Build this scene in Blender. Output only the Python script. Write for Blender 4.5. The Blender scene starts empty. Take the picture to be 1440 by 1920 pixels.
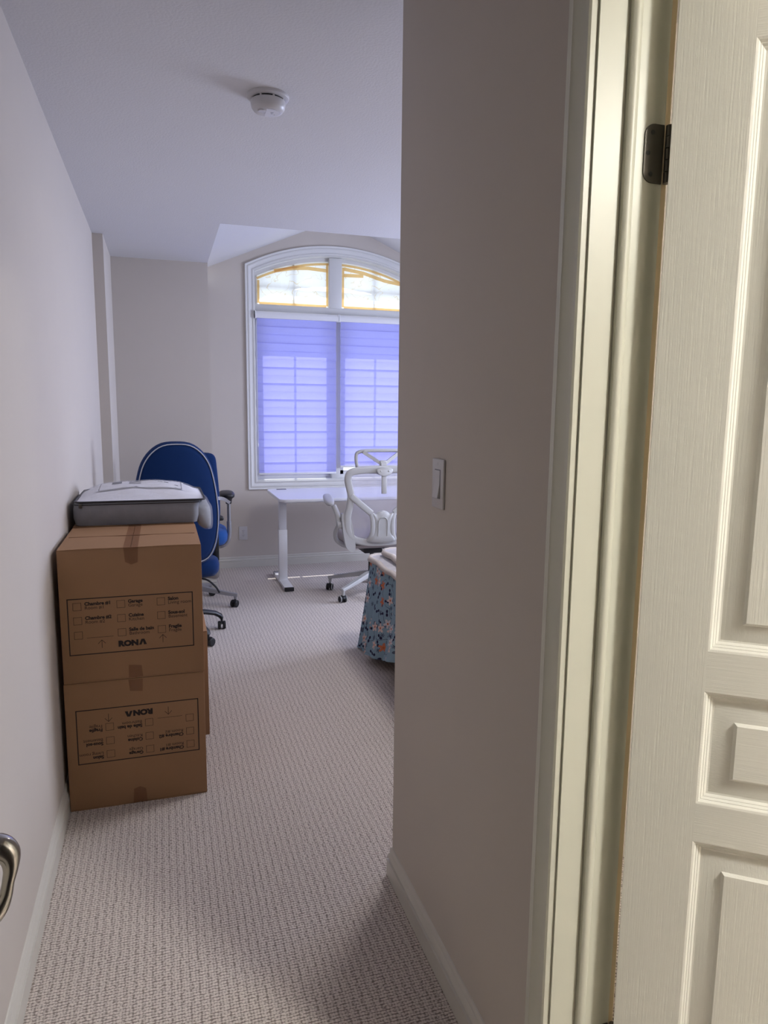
import bpy, bmesh, math, random
from mathutils import Vector, Matrix
random.seed(4)
scene = bpy.context.scene
COL = scene.collection
PI = math.pi

# ------------------------------------------------------------------ camera
cam_data = bpy.data.cameras.new('camera')
cam_data.sensor_fit = 'HORIZONTAL'; cam_data.sensor_width = 36.0
cam_data.lens = 36.0 * 1325.0 / 1440.0
cam_data.clip_start = 0.02
cam = bpy.data.objects.new('camera', cam_data); COL.objects.link(cam)
YAW, PIT, ROLL = 0.30403, 0.14592, 0.01014
_fw = Vector((math.sin(YAW)*math.cos(PIT), math.cos(YAW)*math.cos(PIT), -math.sin(PIT)))
_r = Vector((math.cos(YAW), -math.sin(YAW), 0)); _u = _r.cross(_fw)
_r2 = math.cos(ROLL)*_r + math.sin(ROLL)*_u
_u2 = -math.sin(ROLL)*_r + math.cos(ROLL)*_u
cam.matrix_world = Matrix(((_r2.x, _u2.x, -_fw.x, 0), (_r2.y, _u2.y, -_fw.y, 0), (_r2.z, _u2.z, -_fw.z, 1.42), (0, 0, 0, 1)))
scene.camera = cam

# ------------------------------------------------------------------ world, sun, daylight, exposure
world = bpy.data.worlds.new('world'); scene.world = world; world.use_nodes = True
_bg = world.node_tree.nodes['Background']
_bg.inputs[0].default_value = (0.80, 0.88, 1.0, 1); _bg.inputs[1].default_value = 1.14
_sun = bpy.data.lights.new('sun', 'SUN'); _sun.energy = 3.6; _sun.angle = math.radians(0.5); _sun.color = (1.0, 0.97, 0.93)
sun = bpy.data.objects.new('sun', _sun); COL.objects.link(sun)
sun.rotation_euler = Vector((-0.05, -0.49, -0.80)).to_track_quat('-Z', 'Y').to_euler()
_al = bpy.data.lights.new('window_daylight', 'AREA'); _al.shape = 'RECTANGLE'; _al.size = 1.5; _al.size_y = 1.3
_al.energy = 72; _al.color = (0.69, 0.735, 1.0)
al = bpy.data.objects.new('window_daylight', _al); COL.objects.link(al)
al.location = (3.80, 4.2, 1.5); al.rotation_euler = Vector((-1, 0, 0)).to_track_quat('-Z', 'Y').to_euler()
vs = scene.view_settings
scene.display_settings.display_device = 'sRGB'
vs.view_transform = 'Standard'; vs.look = 'None'; vs.gamma = 1.0; vs.use_curve_mapping = False
vs.exposure = 0.74

# ------------------------------------------------------------------ materials
def srgb(r, g, b):
    f = lambda c: ((c/255+0.055)/1.055)**2.4 if c > 10 else c/255/12.92
    return (f(r), f(g), f(b), 1)

class N:
    def __init__(s, name):
        s.m = bpy.data.materials.new(name); s.m.use_nodes = True
        s.t = s.m.node_tree; s.b = s.t.nodes['Principled BSDF']; s.out = s.t.nodes['Material Output']
    def n(s, typ, **kw):
        x = s.t.nodes.new(typ)
        for k, v in kw.items():
            if k.startswith('i_'): x.inputs[k[2:].replace('_', ' ')].default_value = v
            else: setattr(x, k, v)
        return x
    def l(s, a, b): s.t.links.new(a, b)
    def math(s, op, a, b=None, c=None):
        x = s.n('ShaderNodeMath', operation=op)
        for i, v in enumerate((a, b, c)):
            if v is None: continue
            if isinstance(v, (int, float)): x.inputs[i].default_value = v
            else: s.l(v, x.inputs[i])
        return x.outputs[0]
    def mix(s, fac, a, b):
        x = s.n('ShaderNodeMix', data_type='RGBA')
        for i, v in ((0, fac), (6, a), (7, b)):
            if isinstance(v, (int, float, tuple)): x.inputs[i].default_value = v
            else: s.l(v, x.inputs[i])
        return x.outputs[2]
    def bump(s, h, strength, dist=0.001):
        x = s.n('ShaderNodeBump'); x.inputs['Strength'].default_value = strength; x.inputs['Distance'].default_value = dist
        s.l(h, x.inputs['Height']); s.l(x.outputs[0], s.b.inputs['Normal'])

def simple(name, col, rough=0.6, metal=0.0, noise=None, bump=0.0, bscale=200, spec=0.5, coat=0.0, sheen=0.0, var=0.06):
    k = N(name); b = k.b
    b.inputs['Base Color'].default_value = col; b.inputs['Roughness'].default_value = rough
    b.inputs['Metallic'].default_value = metal; b.inputs['Specular IOR Level'].default_value = spec
    b.inputs['Coat Weight'].default_value = coat; b.inputs['Sheen Weight'].default_value = sheen
    tc = k.n('ShaderNodeTexCoord')
    nz = k.n('ShaderNodeTexNoise', i_Scale=noise or 6.0, i_Detail=4.0); k.l(tc.outputs['Object'], nz.inputs['Vector'])
    c2 = tuple(c*(1-var) for c in col[:3]) + (1,)
    k.l(k.mix(nz.outputs['Fac'], col, c2), b.inputs['Base Color'])
    if bump:
        n2 = k.n('ShaderNodeTexNoise', i_Scale=bscale, i_Detail=2.0); k.l(tc.outputs['Object'], n2.inputs['Vector'])
        k.bump(n2.outputs['Fac'], bump)
    return k.m

def carpet():
    k = N('carpet'); tc = k.n('ShaderNodeTexCoord')
    mp = k.n('ShaderNodeMapping'); k.l(tc.outputs['Object'], mp.inputs['Vector'])
    mp.inputs['Scale'].default_value = (135, 175, 1)
    vo = k.n('ShaderNodeTexVoronoi', voronoi_dimensions='2D', feature='F1', i_Scale=1.0, i_Randomness=0.55); k.l(mp.outputs[0], vo.inputs['Vector'])
    sp = k.n('ShaderNodeSeparateXYZ'); k.l(tc.outputs['Object'], sp.inputs[0])
    # ribs running along the room with cross rows, the grid woven into the loop pile
    nz = k.n('ShaderNodeTexNoise', i_Scale=25.0, i_Detail=2.0); k.l(tc.outputs['Object'], nz.inputs['Vector'])
    wob = k.math('MULTIPLY', k.math('SUBTRACT', nz.outputs['Fac'], 0.5), 2.2)
    rx = k.math('POWER', k.math('ABSOLUTE', k.math('SINE', k.math('ADD', k.math('MULTIPLY', sp.outputs[0], PI/0.022), wob))), 0.5)
    ry = k.math('POWER', k.math('ABSOLUTE', k.math('SINE', k.math('ADD', k.math('MULTIPLY', sp.outputs[1], PI/0.009), wob))), 0.6)
    grid = k.math('ADD', k.math('MULTIPLY', rx, 0.36), k.math('MULTIPLY', ry, 0.64))
    loop = k.math('SUBTRACT', 1.0, vo.outputs['Distance'])
    fine = k.n('ShaderNodeTexNoise', i_Scale=420.0, i_Detail=2.0); k.l(tc.outputs['Object'], fine.inputs['Vector'])
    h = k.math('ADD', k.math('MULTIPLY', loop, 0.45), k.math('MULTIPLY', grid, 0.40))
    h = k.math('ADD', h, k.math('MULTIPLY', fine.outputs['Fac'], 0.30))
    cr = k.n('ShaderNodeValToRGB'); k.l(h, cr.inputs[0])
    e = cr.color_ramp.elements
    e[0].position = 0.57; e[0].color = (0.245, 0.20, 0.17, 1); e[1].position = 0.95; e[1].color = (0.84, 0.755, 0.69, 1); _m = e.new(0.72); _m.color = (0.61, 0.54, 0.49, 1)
    k.l(cr.outputs[0], k.b.inputs['Base Color'])
    k.b.inputs['Roughness'].default_value = 0.95; k.b.inputs['Specular IOR Level'].default_value = 0.1
    k.b.inputs['Sheen Weight'].default_value = 0.15
    k.bump(h, 0.9, 0.005)
    return k.m

def grain(name, col, axis):
    k = N(name); tc = k.n('ShaderNodeTexCoord'); mp = k.n('ShaderNodeMapping'); k.l(tc.outputs['Object'], mp.inputs['Vector'])
    mp.inputs['Scale'].default_value = (420, 420, 10) if axis == 'z' else (10, 420, 420)
    nz = k.n('ShaderNodeTexNoise', i_Scale=1.0, i_Detail=3.0, i_Roughness=0.6); k.l(mp.outputs[0], nz.inputs['Vector'])
    k.b.inputs['Base Color'].default_value = col; k.b.inputs['Roughness'].default_value = 0.42
    k.bump(nz.outputs['Fac'], 0.35, 0.0012)
    return k.m

def translucent(name, col, back, mixf=0.5, noise=None, wr=None):
    k = N(name); t = k.n('ShaderNodeBsdfTranslucent'); t.inputs[0].default_value = col
    k.b.inputs['Base Color'].default_value = back; k.b.inputs['Roughness'].default_value = 0.7
    mx = k.n('ShaderNodeMixShader'); mx.inputs[0].default_value = mixf
    k.l(k.b.outputs[0], mx.inputs[1]); k.l(t.outputs[0], mx.inputs[2]); k.l(mx.outputs[0], k.out.inputs[0])
    tc = k.n('ShaderNodeTexCoord'); nz = k.n('ShaderNodeTexNoise', i_Scale=noise or 30.0, i_Detail=5.0); k.l(tc.outputs['Object'], nz.inputs['Vector'])
    c2 = tuple(c*0.86 for c in col[:3]) + (1,)
    k.l(k.mix(nz.outputs['Fac'], col, c2), t.inputs[0])
    if wr:
        n3 = k.n('ShaderNodeTexNoise', i_Scale=9.0, i_Detail=1.5, i_Distortion=0.6); k.l(tc.outputs['Object'], n3.inputs['Vector'])
        fold = k.math('MULTIPLY', k.math('LESS_THAN', k.math('ABSOLUTE', k.math('SUBTRACT', n3.outputs['Fac'], 0.5)), 0.012), 0.8)
        k.l(k.mix(fold, k.mix(nz.outputs['Fac'], col, c2), (0.80, 0.68, 0.46, 1)), t.inputs[0])
        b = k.n('ShaderNodeBump'); b.inputs['Strength'].default_value = wr; b.inputs['Distance'].default_value = 0.01
        k.l(nz.outputs['Fac'], b.inputs['Height']); k.l(b.outputs[0], t.inputs['Normal']); k.l(b.outputs[0], k.b.inputs['Normal'])
    return k.m

def clear(name, amount, col=(1, 1, 1, 1), rough=0.08, wr=0.0, wscale=30, base=(0.8, 0.8, 0.82, 1)):
    """thin clear sheet: a glossy coat over see-through film"""
    k = N(name); t = k.n('ShaderNodeBsdfTransparent'); t.inputs[0].default_value = col
    k.b.inputs['Base Color'].default_value = base; k.b.inputs['Roughness'].default_value = rough
    mx = k.n('ShaderNodeMixShader'); mx.inputs[0].default_value = amount
    k.l(k.b.outputs[0], mx.inputs[1]); k.l(t.outputs[0], mx.inputs[2]); k.l(mx.outputs[0], k.out.inputs[0])
    tc = k.n('ShaderNodeTexCoord'); nz = k.n('ShaderNodeTexNoise', i_Scale=wscale, i_Detail=3.0, i_Distortion=1.5); k.l(tc.outputs['Object'], nz.inputs['Vector'])
    k.bump(nz.outputs['Fac'], wr, 0.02)
    return k.m

def emit(name, col, s):
    k = N(name); k.b.inputs['Base Color'].default_value = (0.8, 0.8, 0.8, 1)
    k.b.inputs['Emission Color'].default_value = col; k.b.inputs['Emission Strength'].default_value = s
    return k.m

def cardboard():
    k = N('cardboard'); tc = k.n('ShaderNodeTexCoord')
    nz = k.n('ShaderNodeTexNoise', i_Scale=5.0, i_Detail=5.0); k.l(tc.outputs['Object'], nz.inputs['Vector'])
    mp = k.n('ShaderNodeMapping'); k.l(tc.outputs['Object'], mp.inputs['Vector']); mp.inputs['Scale'].default_value = (160, 160, 3)
    fl = k.n('ShaderNodeTexNoise', i_Scale=1.0, i_Detail=2.0); k.l(mp.outputs[0], fl.inputs['Vector'])
    c = k.mix(nz.outputs['Fac'], (0.375, 0.215, 0.118, 1), (0.315, 0.18, 0.097, 1))
    k.l(c, k.b.inputs['Base Color']); k.b.inputs['Roughness'].default_value = 0.75; k.b.inputs['Specular IOR Level'].default_value = 0.2
    k.bump(fl.outputs['Fac'], 0.12, 0.001)
    return k.m

def floral():
    """blue cotton with printed blossoms, leaves and berries; object coordinates, the print lies in the Y-Z plane"""
    k = N('floral_cotton'); tc = k.n('ShaderNodeTexCoord'); uv = tc.outputs['UV']
    def layer(scale, off, rnd, r0, amp, petals):
        mp = k.n('ShaderNodeMapping'); k.l(uv, mp.inputs['Vector']); mp.inputs['Scale'].default_value = (scale, scale, 1); mp.inputs['Location'].default_value = off
        vo = k.n('ShaderNodeTexVoronoi', voronoi_dimensions='2D', feature='F1', i_Scale=1.0, i_Randomness=rnd); k.l(mp.outputs[0], vo.inputs['Vector'])
        sb = k.n('ShaderNodeVectorMath', operation='SUBTRACT'); k.l(mp.outputs[0], sb.inputs[0]); k.l(vo.outputs['Position'], sb.inputs[1])
        s2 = k.n('ShaderNodeSeparateXYZ'); k.l(sb.outputs[0], s2.inputs[0])
        sc = k.n('ShaderNodeSeparateColor'); k.l(vo.outputs['Color'], sc.inputs[0])
        ang = k.math('ADD', k.math('ARCTAN2', s2.outputs[1], s2.outputs[0]), k.math('MULTIPLY', sc.outputs[0], 6.28))
        rad = k.math('ADD', r0, k.math('MULTIPLY', k.math('COSINE', k.math('MULTIPLY', ang, float(petals))), amp))
        return k.math('LESS_THAN', vo.outputs['Distance'], rad), vo.outputs['Distance'], sc, ang
    base = (0.22, 0.32, 0.385, 1)
    m1, d1, c1, a1 = layer(11, (0.3, 0.1, 0), 0.8, 0.25, 0.09, 5)
    m2, d2, c2, a2 = layer(15, (4.1, 2.7, 0), 1.0, 0.16, 0.16, 2)
    m3, d3, c3, a3 = layer(17, (7.3, 9.2, 0), 1.0, 0.13, 0.13, 7)
    st = k.n('ShaderNodeTexNoise', i_Scale=7.0, i_Detail=1.0); k.l(uv, st.inputs['Vector'])
    stem = k.math('LESS_THAN', k.math('ABSOLUTE', k.math('SUBTRACT', st.outputs['Fac'], 0.5)), 0.006)
    col = k.mix(k.math('MULTIPLY', stem, 0.8), base, (0.035, 0.03, 0.06, 1))
    col = k.mix(k.math('MULTIPLY', m2, k.math('GREATER_THAN', c2.outputs[1], 0.35)), col, (0.022, 0.02, 0.05, 1))
    col = k.mix(k.math('MULTIPLY', m3, k.math('GREATER_THAN', c3.outputs[1], 0.5)), col, (0.03, 0.03, 0.065, 1))
    cr = k.n('ShaderNodeValToRGB'); cr.color_ramp.interpolation = 'CONSTANT'; k.l(c1.outputs[1], cr.inputs[0])
    e = cr.color_ramp.elements
    e[0].color = (0.62, 0.47, 0.42, 1); e[1].position = 0.35; e[1].color = (0.52, 0.16, 0.08, 1)
    x = e.new(0.55); x.color = (0.55, 0.35, 0.18, 1); x = e.new(0.75); x.color = (0.55, 0.5, 0.5, 1)
    col = k.mix(k.math('MULTIPLY', m1, k.math('GREATER_THAN', c1.outputs[2], 0.25)), col, cr.outputs[0])
    core = k.math('MULTIPLY', k.math('LESS_THAN', d1, 0.075), k.math('GREATER_THAN', c1.outputs[2], 0.25))
    col = k.mix(core, col, (0.45, 0.12, 0.05, 1))
    k.l(col, k.b.inputs['Base Color']); k.b.inputs['Roughness'].default_value = 0.9; k.b.inputs['Specular IOR Level'].default_value = 0.15
    return k.m

M = {}
M['wall'] = simple('wall_paint', (0.555, 0.505, 0.455, 1), 0.75, bump=0.05, bscale=350, spec=0.25, var=0.03)
M['ceiling'] = simple('ceiling_paint', (0.68, 0.67, 0.68, 1), 0.85, bump=0.8, bscale=130, spec=0.2, var=0.02)
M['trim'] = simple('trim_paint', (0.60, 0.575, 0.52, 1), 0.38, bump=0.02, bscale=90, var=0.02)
M['jamb'] = simple('cream_jamb_paint', (0.665, 0.66, 0.56, 1), 0.38, bump=0.02, bscale=90, var=0.02)
M['yellowtrim'] = simple('yellow_trim_paint', (0.66, 0.54, 0.33, 1), 0.45, var=0.04)  # side-room casing, a yellower tone than the cream jamb
M['wintrim'] = simple('window_paint', (0.64, 0.635, 0.62, 1), 0.4, bump=0.02, bscale=90, var=0.02)
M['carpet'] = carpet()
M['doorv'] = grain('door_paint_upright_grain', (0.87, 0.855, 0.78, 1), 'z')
M['doorh'] = grain('door_paint_level_grain', (0.87, 0.855, 0.78, 1), 'x')
M['dooredge'] = simple('bare_door_edge', (0.62, 0.50, 0.30, 1), 0.55)
M['nickel'] = simple('dark_nickel', (0.11, 0.10, 0.085, 1), 0.4, 0.8)
M['satin'] = simple('satin_nickel', (0.62, 0.60, 0.58, 1), 0.2, 1.0)
M['plate'] = simple('white_switch_plastic', (0.60, 0.585, 0.59, 1), 0.35)
M['dark'] = simple('black_plastic', (0.012, 0.012, 0.014, 1), 0.45)
M['rubber'] = simple('black_rubber', (0.01, 0.01, 0.011, 1), 0.6)
M['card'] = cardboard()
M['ink'] = simple('black_ink', (0.022, 0.014, 0.012, 1), 0.8)
M['tape'] = clear('packing_tape', 0.86, (0.86, 0.78, 0.73, 1), 0.12, 0.4, 60, (0.26, 0.20, 0.17, 1))
M['fluteedge'] = simple('cardboard_cut_edge', (0.30, 0.17, 0.10, 1), 0.85)
M['white'] = simple('white_powder_coat', (0.78, 0.78, 0.80, 1), 0.42)
M['laminate'] = simple('white_laminate', (0.80, 0.80, 0.82, 1), 0.30)
M['chairwhite'] = simple('white_nylon', (0.50, 0.50, 0.49, 1), 0.42)
M['meshwhite'] = clear('white_mesh', 0.72, (0.9, 0.88, 1.0, 1), 0.7)
M['seatgrey'] = simple('pale_grey_fabric', (0.42, 0.38, 0.38, 1), 0.9, bump=0.4, bscale=400)
M['blue'] = simple('navy_blue_fabric', (0.0035, 0.024, 0.105, 1), 0.9, bump=0.5, bscale=500, spec=0.15, sheen=0.1)
M['blueseat'] = simple('bright_blue_fabric', (0.02, 0.085, 0.30, 1), 0.9, bump=0.5, bscale=500, spec=0.15, sheen=0.1)
M['piping'] = simple('pale_piping', (0.45, 0.46, 0.52, 1), 0.7)
M['alu'] = simple('grey_aluminium', (0.38, 0.38, 0.40, 1), 0.38, 0.75)
M['grey'] = simple('grey_nonwoven', (0.28, 0.285, 0.31, 1), 0.9, noise=25, bump=0.4, bscale=60, var=0.25)
M['zip'] = simple('zip_tape', (0.03, 0.03, 0.035, 1), 0.7)
M['film'] = clear('vinyl_film', 0.80, (0.98, 0.98, 1, 1), 0.07, 1.0, 20)
M['fill'] = simple('white_bedding', (0.84, 0.84, 0.88, 1), 0.9, bump=0.8, bscale=12)
M['fillgrey'] = simple('grey_bedding', (0.20, 0.205, 0.215, 1), 0.9, bump=0.9, bscale=18, var=0.2)
M['paperins'] = simple('paper_insert', (0.86, 0.86, 0.90, 1), 0.7)
M['greyink'] = simple('grey_print', (0.16, 0.16, 0.19, 1), 0.8)
M['floral'] = floral()
M['quilt'] = simple('white_quilt', (0.62, 0.60, 0.62, 1), 0.9, noise=20, bump=0.8, bscale=25, var=0.3)
M['quiltedge'] = simple('cream_quilt_binding', (0.58, 0.52, 0.47, 1), 0.9, noise=40, bump=0.5, bscale=60, var=0.2)
M['mattress'] = simple('mattress_ticking', (0.5, 0.5, 0.52, 1), 0.9)
M['blind'] = translucent('sheer_blind_fabric', (0.36, 0.36, 0.93, 1), (0.52, 0.52, 0.78, 1), 0.52, 60)
M['sheer'] = clear('sheer_net', 0.35, (0.75, 0.75, 0.98, 1), 0.7)
M['paper'] = translucent('masking_paper', (0.99, 0.98, 0.95, 1), (0.85, 0.85, 0.85, 1), 0.8, 14, 0.8)
M['maskt'] = translucent('masking_tape', (0.90, 0.60, 0.25, 1), (0.75, 0.60, 0.38, 1), 0.8, 40)
M['glass'] = clear('window_glass', 0.93, (0.97, 0.99, 1, 1), 0.02)
M['lampwarm'] = emit('lit_diffuser_warm', (1.0, 0.985, 0.91, 1), 146.0)
M['lampcool'] = emit('lit_diffuser', (1.0, 0.965, 0.985, 1), 22.5)
M['labelpaper'] = simple('white_label', (0.75, 0.75, 0.8, 1), 0.6)

# ------------------------------------------------------------------ mesh building
class MB:
    def __init__(s): s.v = []; s.f = []
    def add(s, vs, fs):
        o = len(s.v); s.v += [tuple(v) for v in vs]; s.f += [tuple(i+o for i in f) for f in fs]; return s
    def box(s, x0, x1, y0, y1, z0, z1):
        vs = [(x, y, z) for z in (z0, z1) for y in (y0, y1) for x in (x0, x1)]
        return s.add(vs, [(0, 2, 3, 1), (4, 5, 7, 6), (0, 1, 5, 4), (2, 6, 7, 3), (0, 4, 6, 2), (1, 3, 7, 5)])
    def rbox(s, x0, x1, y0, y1, z0, z1, r=0.005, seg=2, M4=None):
        bm = bmesh.new(); bmesh.ops.create_cube(bm, size=1)
        for v in bm.verts:
            v.co = Vector(((x0+x1)/2+v.co.x*(x1-x0), (y0+y1)/2+v.co.y*(y1-y0), (z0+z1)/2+v.co.z*(z1-z0)))
        bmesh.ops.bevel(bm, geom=bm.edges[:], offset=r, segments=seg, affect='EDGES', profile=0.5)
        if M4: bmesh.ops.transform(bm, matrix=M4, verts=bm.verts[:])
        bm.verts.index_update()
        s.add([v.co for v in bm.verts], [[v.index for v in f.verts] for f in bm.faces]); bm.free(); return s
    def loft(s, rings, closed=True, caps=True, loop=False):
        n = len(rings[0]); vs = [p for r in rings for p in r]; fs = []
        m = len(rings)
        for i in range(m if loop else m-1):
            a = i*n; b = ((i+1) % m)*n
            for j in range(n if closed else n-1):
                k = (j+1) % n; fs.append((a+j, a+k, b+k, b+j))
        if caps and not loop and closed:
            fs.append(tuple(range(n-1, -1, -1))); fs.append(tuple((m-1)*n+j for j in range(n)))
        return s.add(vs, fs)
    def cyl(s, p0, p1, r0, r1=None, n=16):
        return s.tube([p0, p1], [r0, r1 if r1 is not None else r0], n)
    def tube(s, pts, r, n=10, loop=False, prof=None, up=None, taper=None):
        pts = [Vector(p) for p in pts]; m = len(pts)
        rs = r if isinstance(r, (list, tuple)) else [r]*m
        rings = []; prev = None
        for i, p in enumerate(pts):
            if loop: t = (pts[(i+1) % m]-pts[i-1]).normalized()
            elif i == 0: t = (pts[1]-pts[0]).normalized()
            elif i == m-1: t = (pts[-1]-pts[-2]).normalized()
            else: t = ((pts[i+1]-p).normalized()+(p-pts[i-1]).normalized()).normalized()
            if up is not None: a = t.cross(Vector(up)).normalized()
            elif prev is None: a = t.orthogonal().normalized()
            else: a = (prev - t*prev.dot(t)).normalized()
            b = t.cross(a); prev = a
            if up is not None: b = a.cross(t)
            if prof: rings.append([p + a*(x*rs[i]) + b*(y*rs[i]) for x, y in prof])
            else: rings.append([p + a*(rs[i]*math.cos(2*PI*j/n)) + b*(rs[i]*math.sin(2*PI*j/n)) for j in range(n)])
        return s.loft(rings, loop=loop)
    def lathe(s, prof, o=(0, 0, 0), n=32, axis='z', caps=True):
        rings = []
        for r, h in prof:
            ring = []
            for j in range(n):
                c, sn = r*math.cos(2*PI*j/n), r*math.sin(2*PI*j/n)
                p = {'z': (c, sn, h), 'y': (c, h, sn), 'x': (h, c, sn)}[axis]
                ring.append((o[0]+p[0], o[1]+p[1], o[2]+p[2]))
            rings.append(ring)
        return s.loft(rings, caps=caps)
    def prism(s, poly, d0, d1, plane='xz'):
        f = {'xz': lambda a, b, d: (a, d, b), 'xy': lambda a, b, d: (a, b, d), 'yz': lambda a, b, d: (d, a, b)}[plane]
        n = len(poly); vs = [f(a, b, d0) for a, b in poly] + [f(a, b, d1) for a, b in poly]
        fs = [tuple(range(n)), tuple(range(2*n-1, n-1, -1))] + [(i, n+i, n+(i+1) % n, (i+1) % n) for i in range(n)]
        return s.add(vs, fs)
    def ellipsoid(s, c, r, nu=20, nv=12, p=1.0):
        rings = []
        sg = lambda v, e: math.copysign(abs(v)**e, v)
        for i in range(nv+1):
            ph = -PI/2+PI*i/nv
            cp, sp = max(1e-3, math.cos(ph))**p, sg(math.sin(ph), p)
            rings.append([(c[0]+r[0]*cp*sg(math.cos(2*PI*j/nu), p), c[1]+r[1]*cp*sg(math.sin(2*PI*j/nu), p), c[2]+r[2]*sp) for j in range(nu)])
        return s.loft(rings)
    def xf(s, mat):
        s.v = [tuple(mat @ Vector(v)) for v in s.v]; return s
    def build(s, name, mat, parent=None, smooth=30, uv=None, loc=None):
        me = bpy.data.meshes.new(name); me.from_pydata(s.v, [], s.f)
        bm = bmesh.new(); bm.from_mesh(me); bmesh.ops.recalc_face_normals(bm, faces=bm.faces[:]); bm.to_mesh(me); bm.free()
        me.materials.append(M[mat] if isinstance(mat, str) else mat)
        if uv:
            ul = me.uv_layers.new(name='UVMap')
            for lp in me.loops: ul.data[lp.index].uv = uv[lp.vertex_index]
        if smooth:
            for p in me.polygons: p.use_smooth = True
            me.set_sharp_from_angle(angle=math.radians(smooth))
        o = bpy.data.objects.new(name, me); COL.objects.link(o)
        if parent: o.parent = parent
        if loc: o.location = loc
        return o

def tag(o, label=None, cat=None, group=None, kind=None):
    if label: o['label'] = label
    if cat: o['category'] = cat
    if group: o['group'] = group
    if kind: o['kind'] = kind
    return o
def thing(name, label, cat, loc=(0, 0, 0), rz=0, group=None, kind=None):
    o = bpy.data.objects.new(name, None); COL.objects.link(o); o.empty_display_size = 0.1
    o.location = loc; o.rotation_euler = (0, 0, rz)
    return tag(o, label, cat, group, kind)
def copy_tree(o, parent=None):
    c = o.copy(); COL.objects.link(c)
    if parent: c.parent = parent
    for ch in list(o.children): copy_tree(ch, c)
    return c
def struct(name, mb, mat, label=None, parent=None, smooth=30):
    o = mb.build(name, mat, parent, smooth)
    if not parent: tag(o, label, None, None, 'structure')
    return o

def miter_sweep(mb, path, profile, place, closed):
    """profile (offset, second) pushed along a flat mitred path; place(point2d, second) -> 3D"""
    n = len(path); P = [Vector(p) for p in path]; rings = []
    for i in range(n):
        e = []
        if closed or i > 0: e.append((P[i]-P[i-1]).normalized())
        if closed or i < n-1: e.append((P[(i+1) % n]-P[i]).normalized())
        ns = [Vector((t.y, -t.x)) for t in e]
        if len(ns) == 2:
            mt = (ns[0]+ns[1]); mt = mt/max(0.2, (1+ns[0].dot(ns[1])))
        else: mt = ns[0]
        rings.append([place(P[i]+mt*d, q) for d, q in profile])
    return mb.loft(rings, closed=True, caps=not closed, loop=closed)

def smooth_closed(pts, n=4):
    out = []; m = len(pts)
    for i in range(m):
        p0, p1, p2, p3 = (Vector(pts[(i+k-1) % m]) for k in range(4))
        for q in range(n):
            t = q/n
            out.append(tuple(0.5*((2*p1)+(p2-p0)*t+(2*p0-5*p1+4*p2-p3)*t*t+(3*p1-p0-3*p2+p3)*t**3)))
    return out
def smooth_open(pts, n=5):
    out = []; m = len(pts); P = [Vector(p) for p in pts]
    for i in range(m-1):
        p0, p1, p2, p3 = P[max(0, i-1)], P[i], P[i+1], P[min(m-1, i+2)]
        for q in range(n):
            t = q/n; out.append(tuple(0.5*((2*p1)+(p2-p0)*t+(2*p0-5*p1+4*p2-p3)*t*t+(3*p1-p0-3*p2+p3)*t**3)))
    out.append(tuple(P[-1])); return out


# ================================================================== THE ROOM
XL, XR, ZC, CT = -0.368, 0.628, 2.46, 0.087
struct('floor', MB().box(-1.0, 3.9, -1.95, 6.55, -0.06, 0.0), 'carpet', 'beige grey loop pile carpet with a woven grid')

# ceiling with the opening of the window vault
mb = MB()
mb.box(-0.49, 0.36, -1.92, 5.53, ZC, ZC+CT); mb.box(0.36, 2.69, -1.92, 4.35, ZC, ZC+CT); mb.box(2.69, 3.72, -1.92, 6.5, ZC, ZC+CT)
struct('ceiling', mb, 'ceiling', 'white ceiling with fine sprayed texture')
mb = MB()
RX, ZV, ZR = 1.525, ZC+CT, 3.043
mb.prism([(0.36, ZV), (RX, ZR), (RX, ZR+0.09), (0.27, ZV+0.05), (0.27, ZV)], 4.35, 6.5)
mb.prism([(2.69, ZV), (RX, ZR), (RX, ZR+0.09), (2.78, ZV+0.05), (2.78, ZV)], 4.35, 6.5)
mb.prism([(0.27, ZV), (2.78, ZV), (RX, ZR+0.09)], 4.25, 4.35)
struct('ceiling_vault', mb, 'ceiling', 'sloping white ceiling of the vault above the arched window')

struct('wall_left', MB().box(-0.49, XL, -1.92, 6.5, 0, ZC), 'wall', 'long greige wall beside the cardboard boxes')
struct('wall_left_step', MB().box(XL, -0.306, 4.84, 5.53, 0, ZC), 'wall', 'shallow greige wall projection next to the blue chairs')
struct('wall_back_left', MB().box(XL, 0.36, 5.53, 6.5, 0, ZC), 'wall', 'greige wall block behind the blue chairs')

# window wall with the arched opening
WX0, WX1, WZ0, WCX, WCZ, WR = 0.785, 2.245, 0.768, 1.515, 1.093, 1.645
YW, YO = 6.28, 6.52
def arch(x, R=WR): return WCZ + math.sqrt(R*R-(x-WCX)**2)
mb = MB()
mb.box(0.36, WX0, YW, YO, 0, 3.1); mb.box(WX1, 3.72, YW, YO, 0, 3.1); mb.box(WX0, WX1, YW, YO, 0, WZ0)
NA = 28
xs = [WX0+(WX1-WX0)*i/NA for i in range(NA+1)]
for a, b in zip(xs[:-1], xs[1:]):
    mb.prism([(a, arch(a)), (b, arch(b)), (b, 3.1), (a, 3.1)], YW, YO)
struct('wall_window', mb, 'wall', 'greige gable wall around the arched window', smooth=0)

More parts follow.
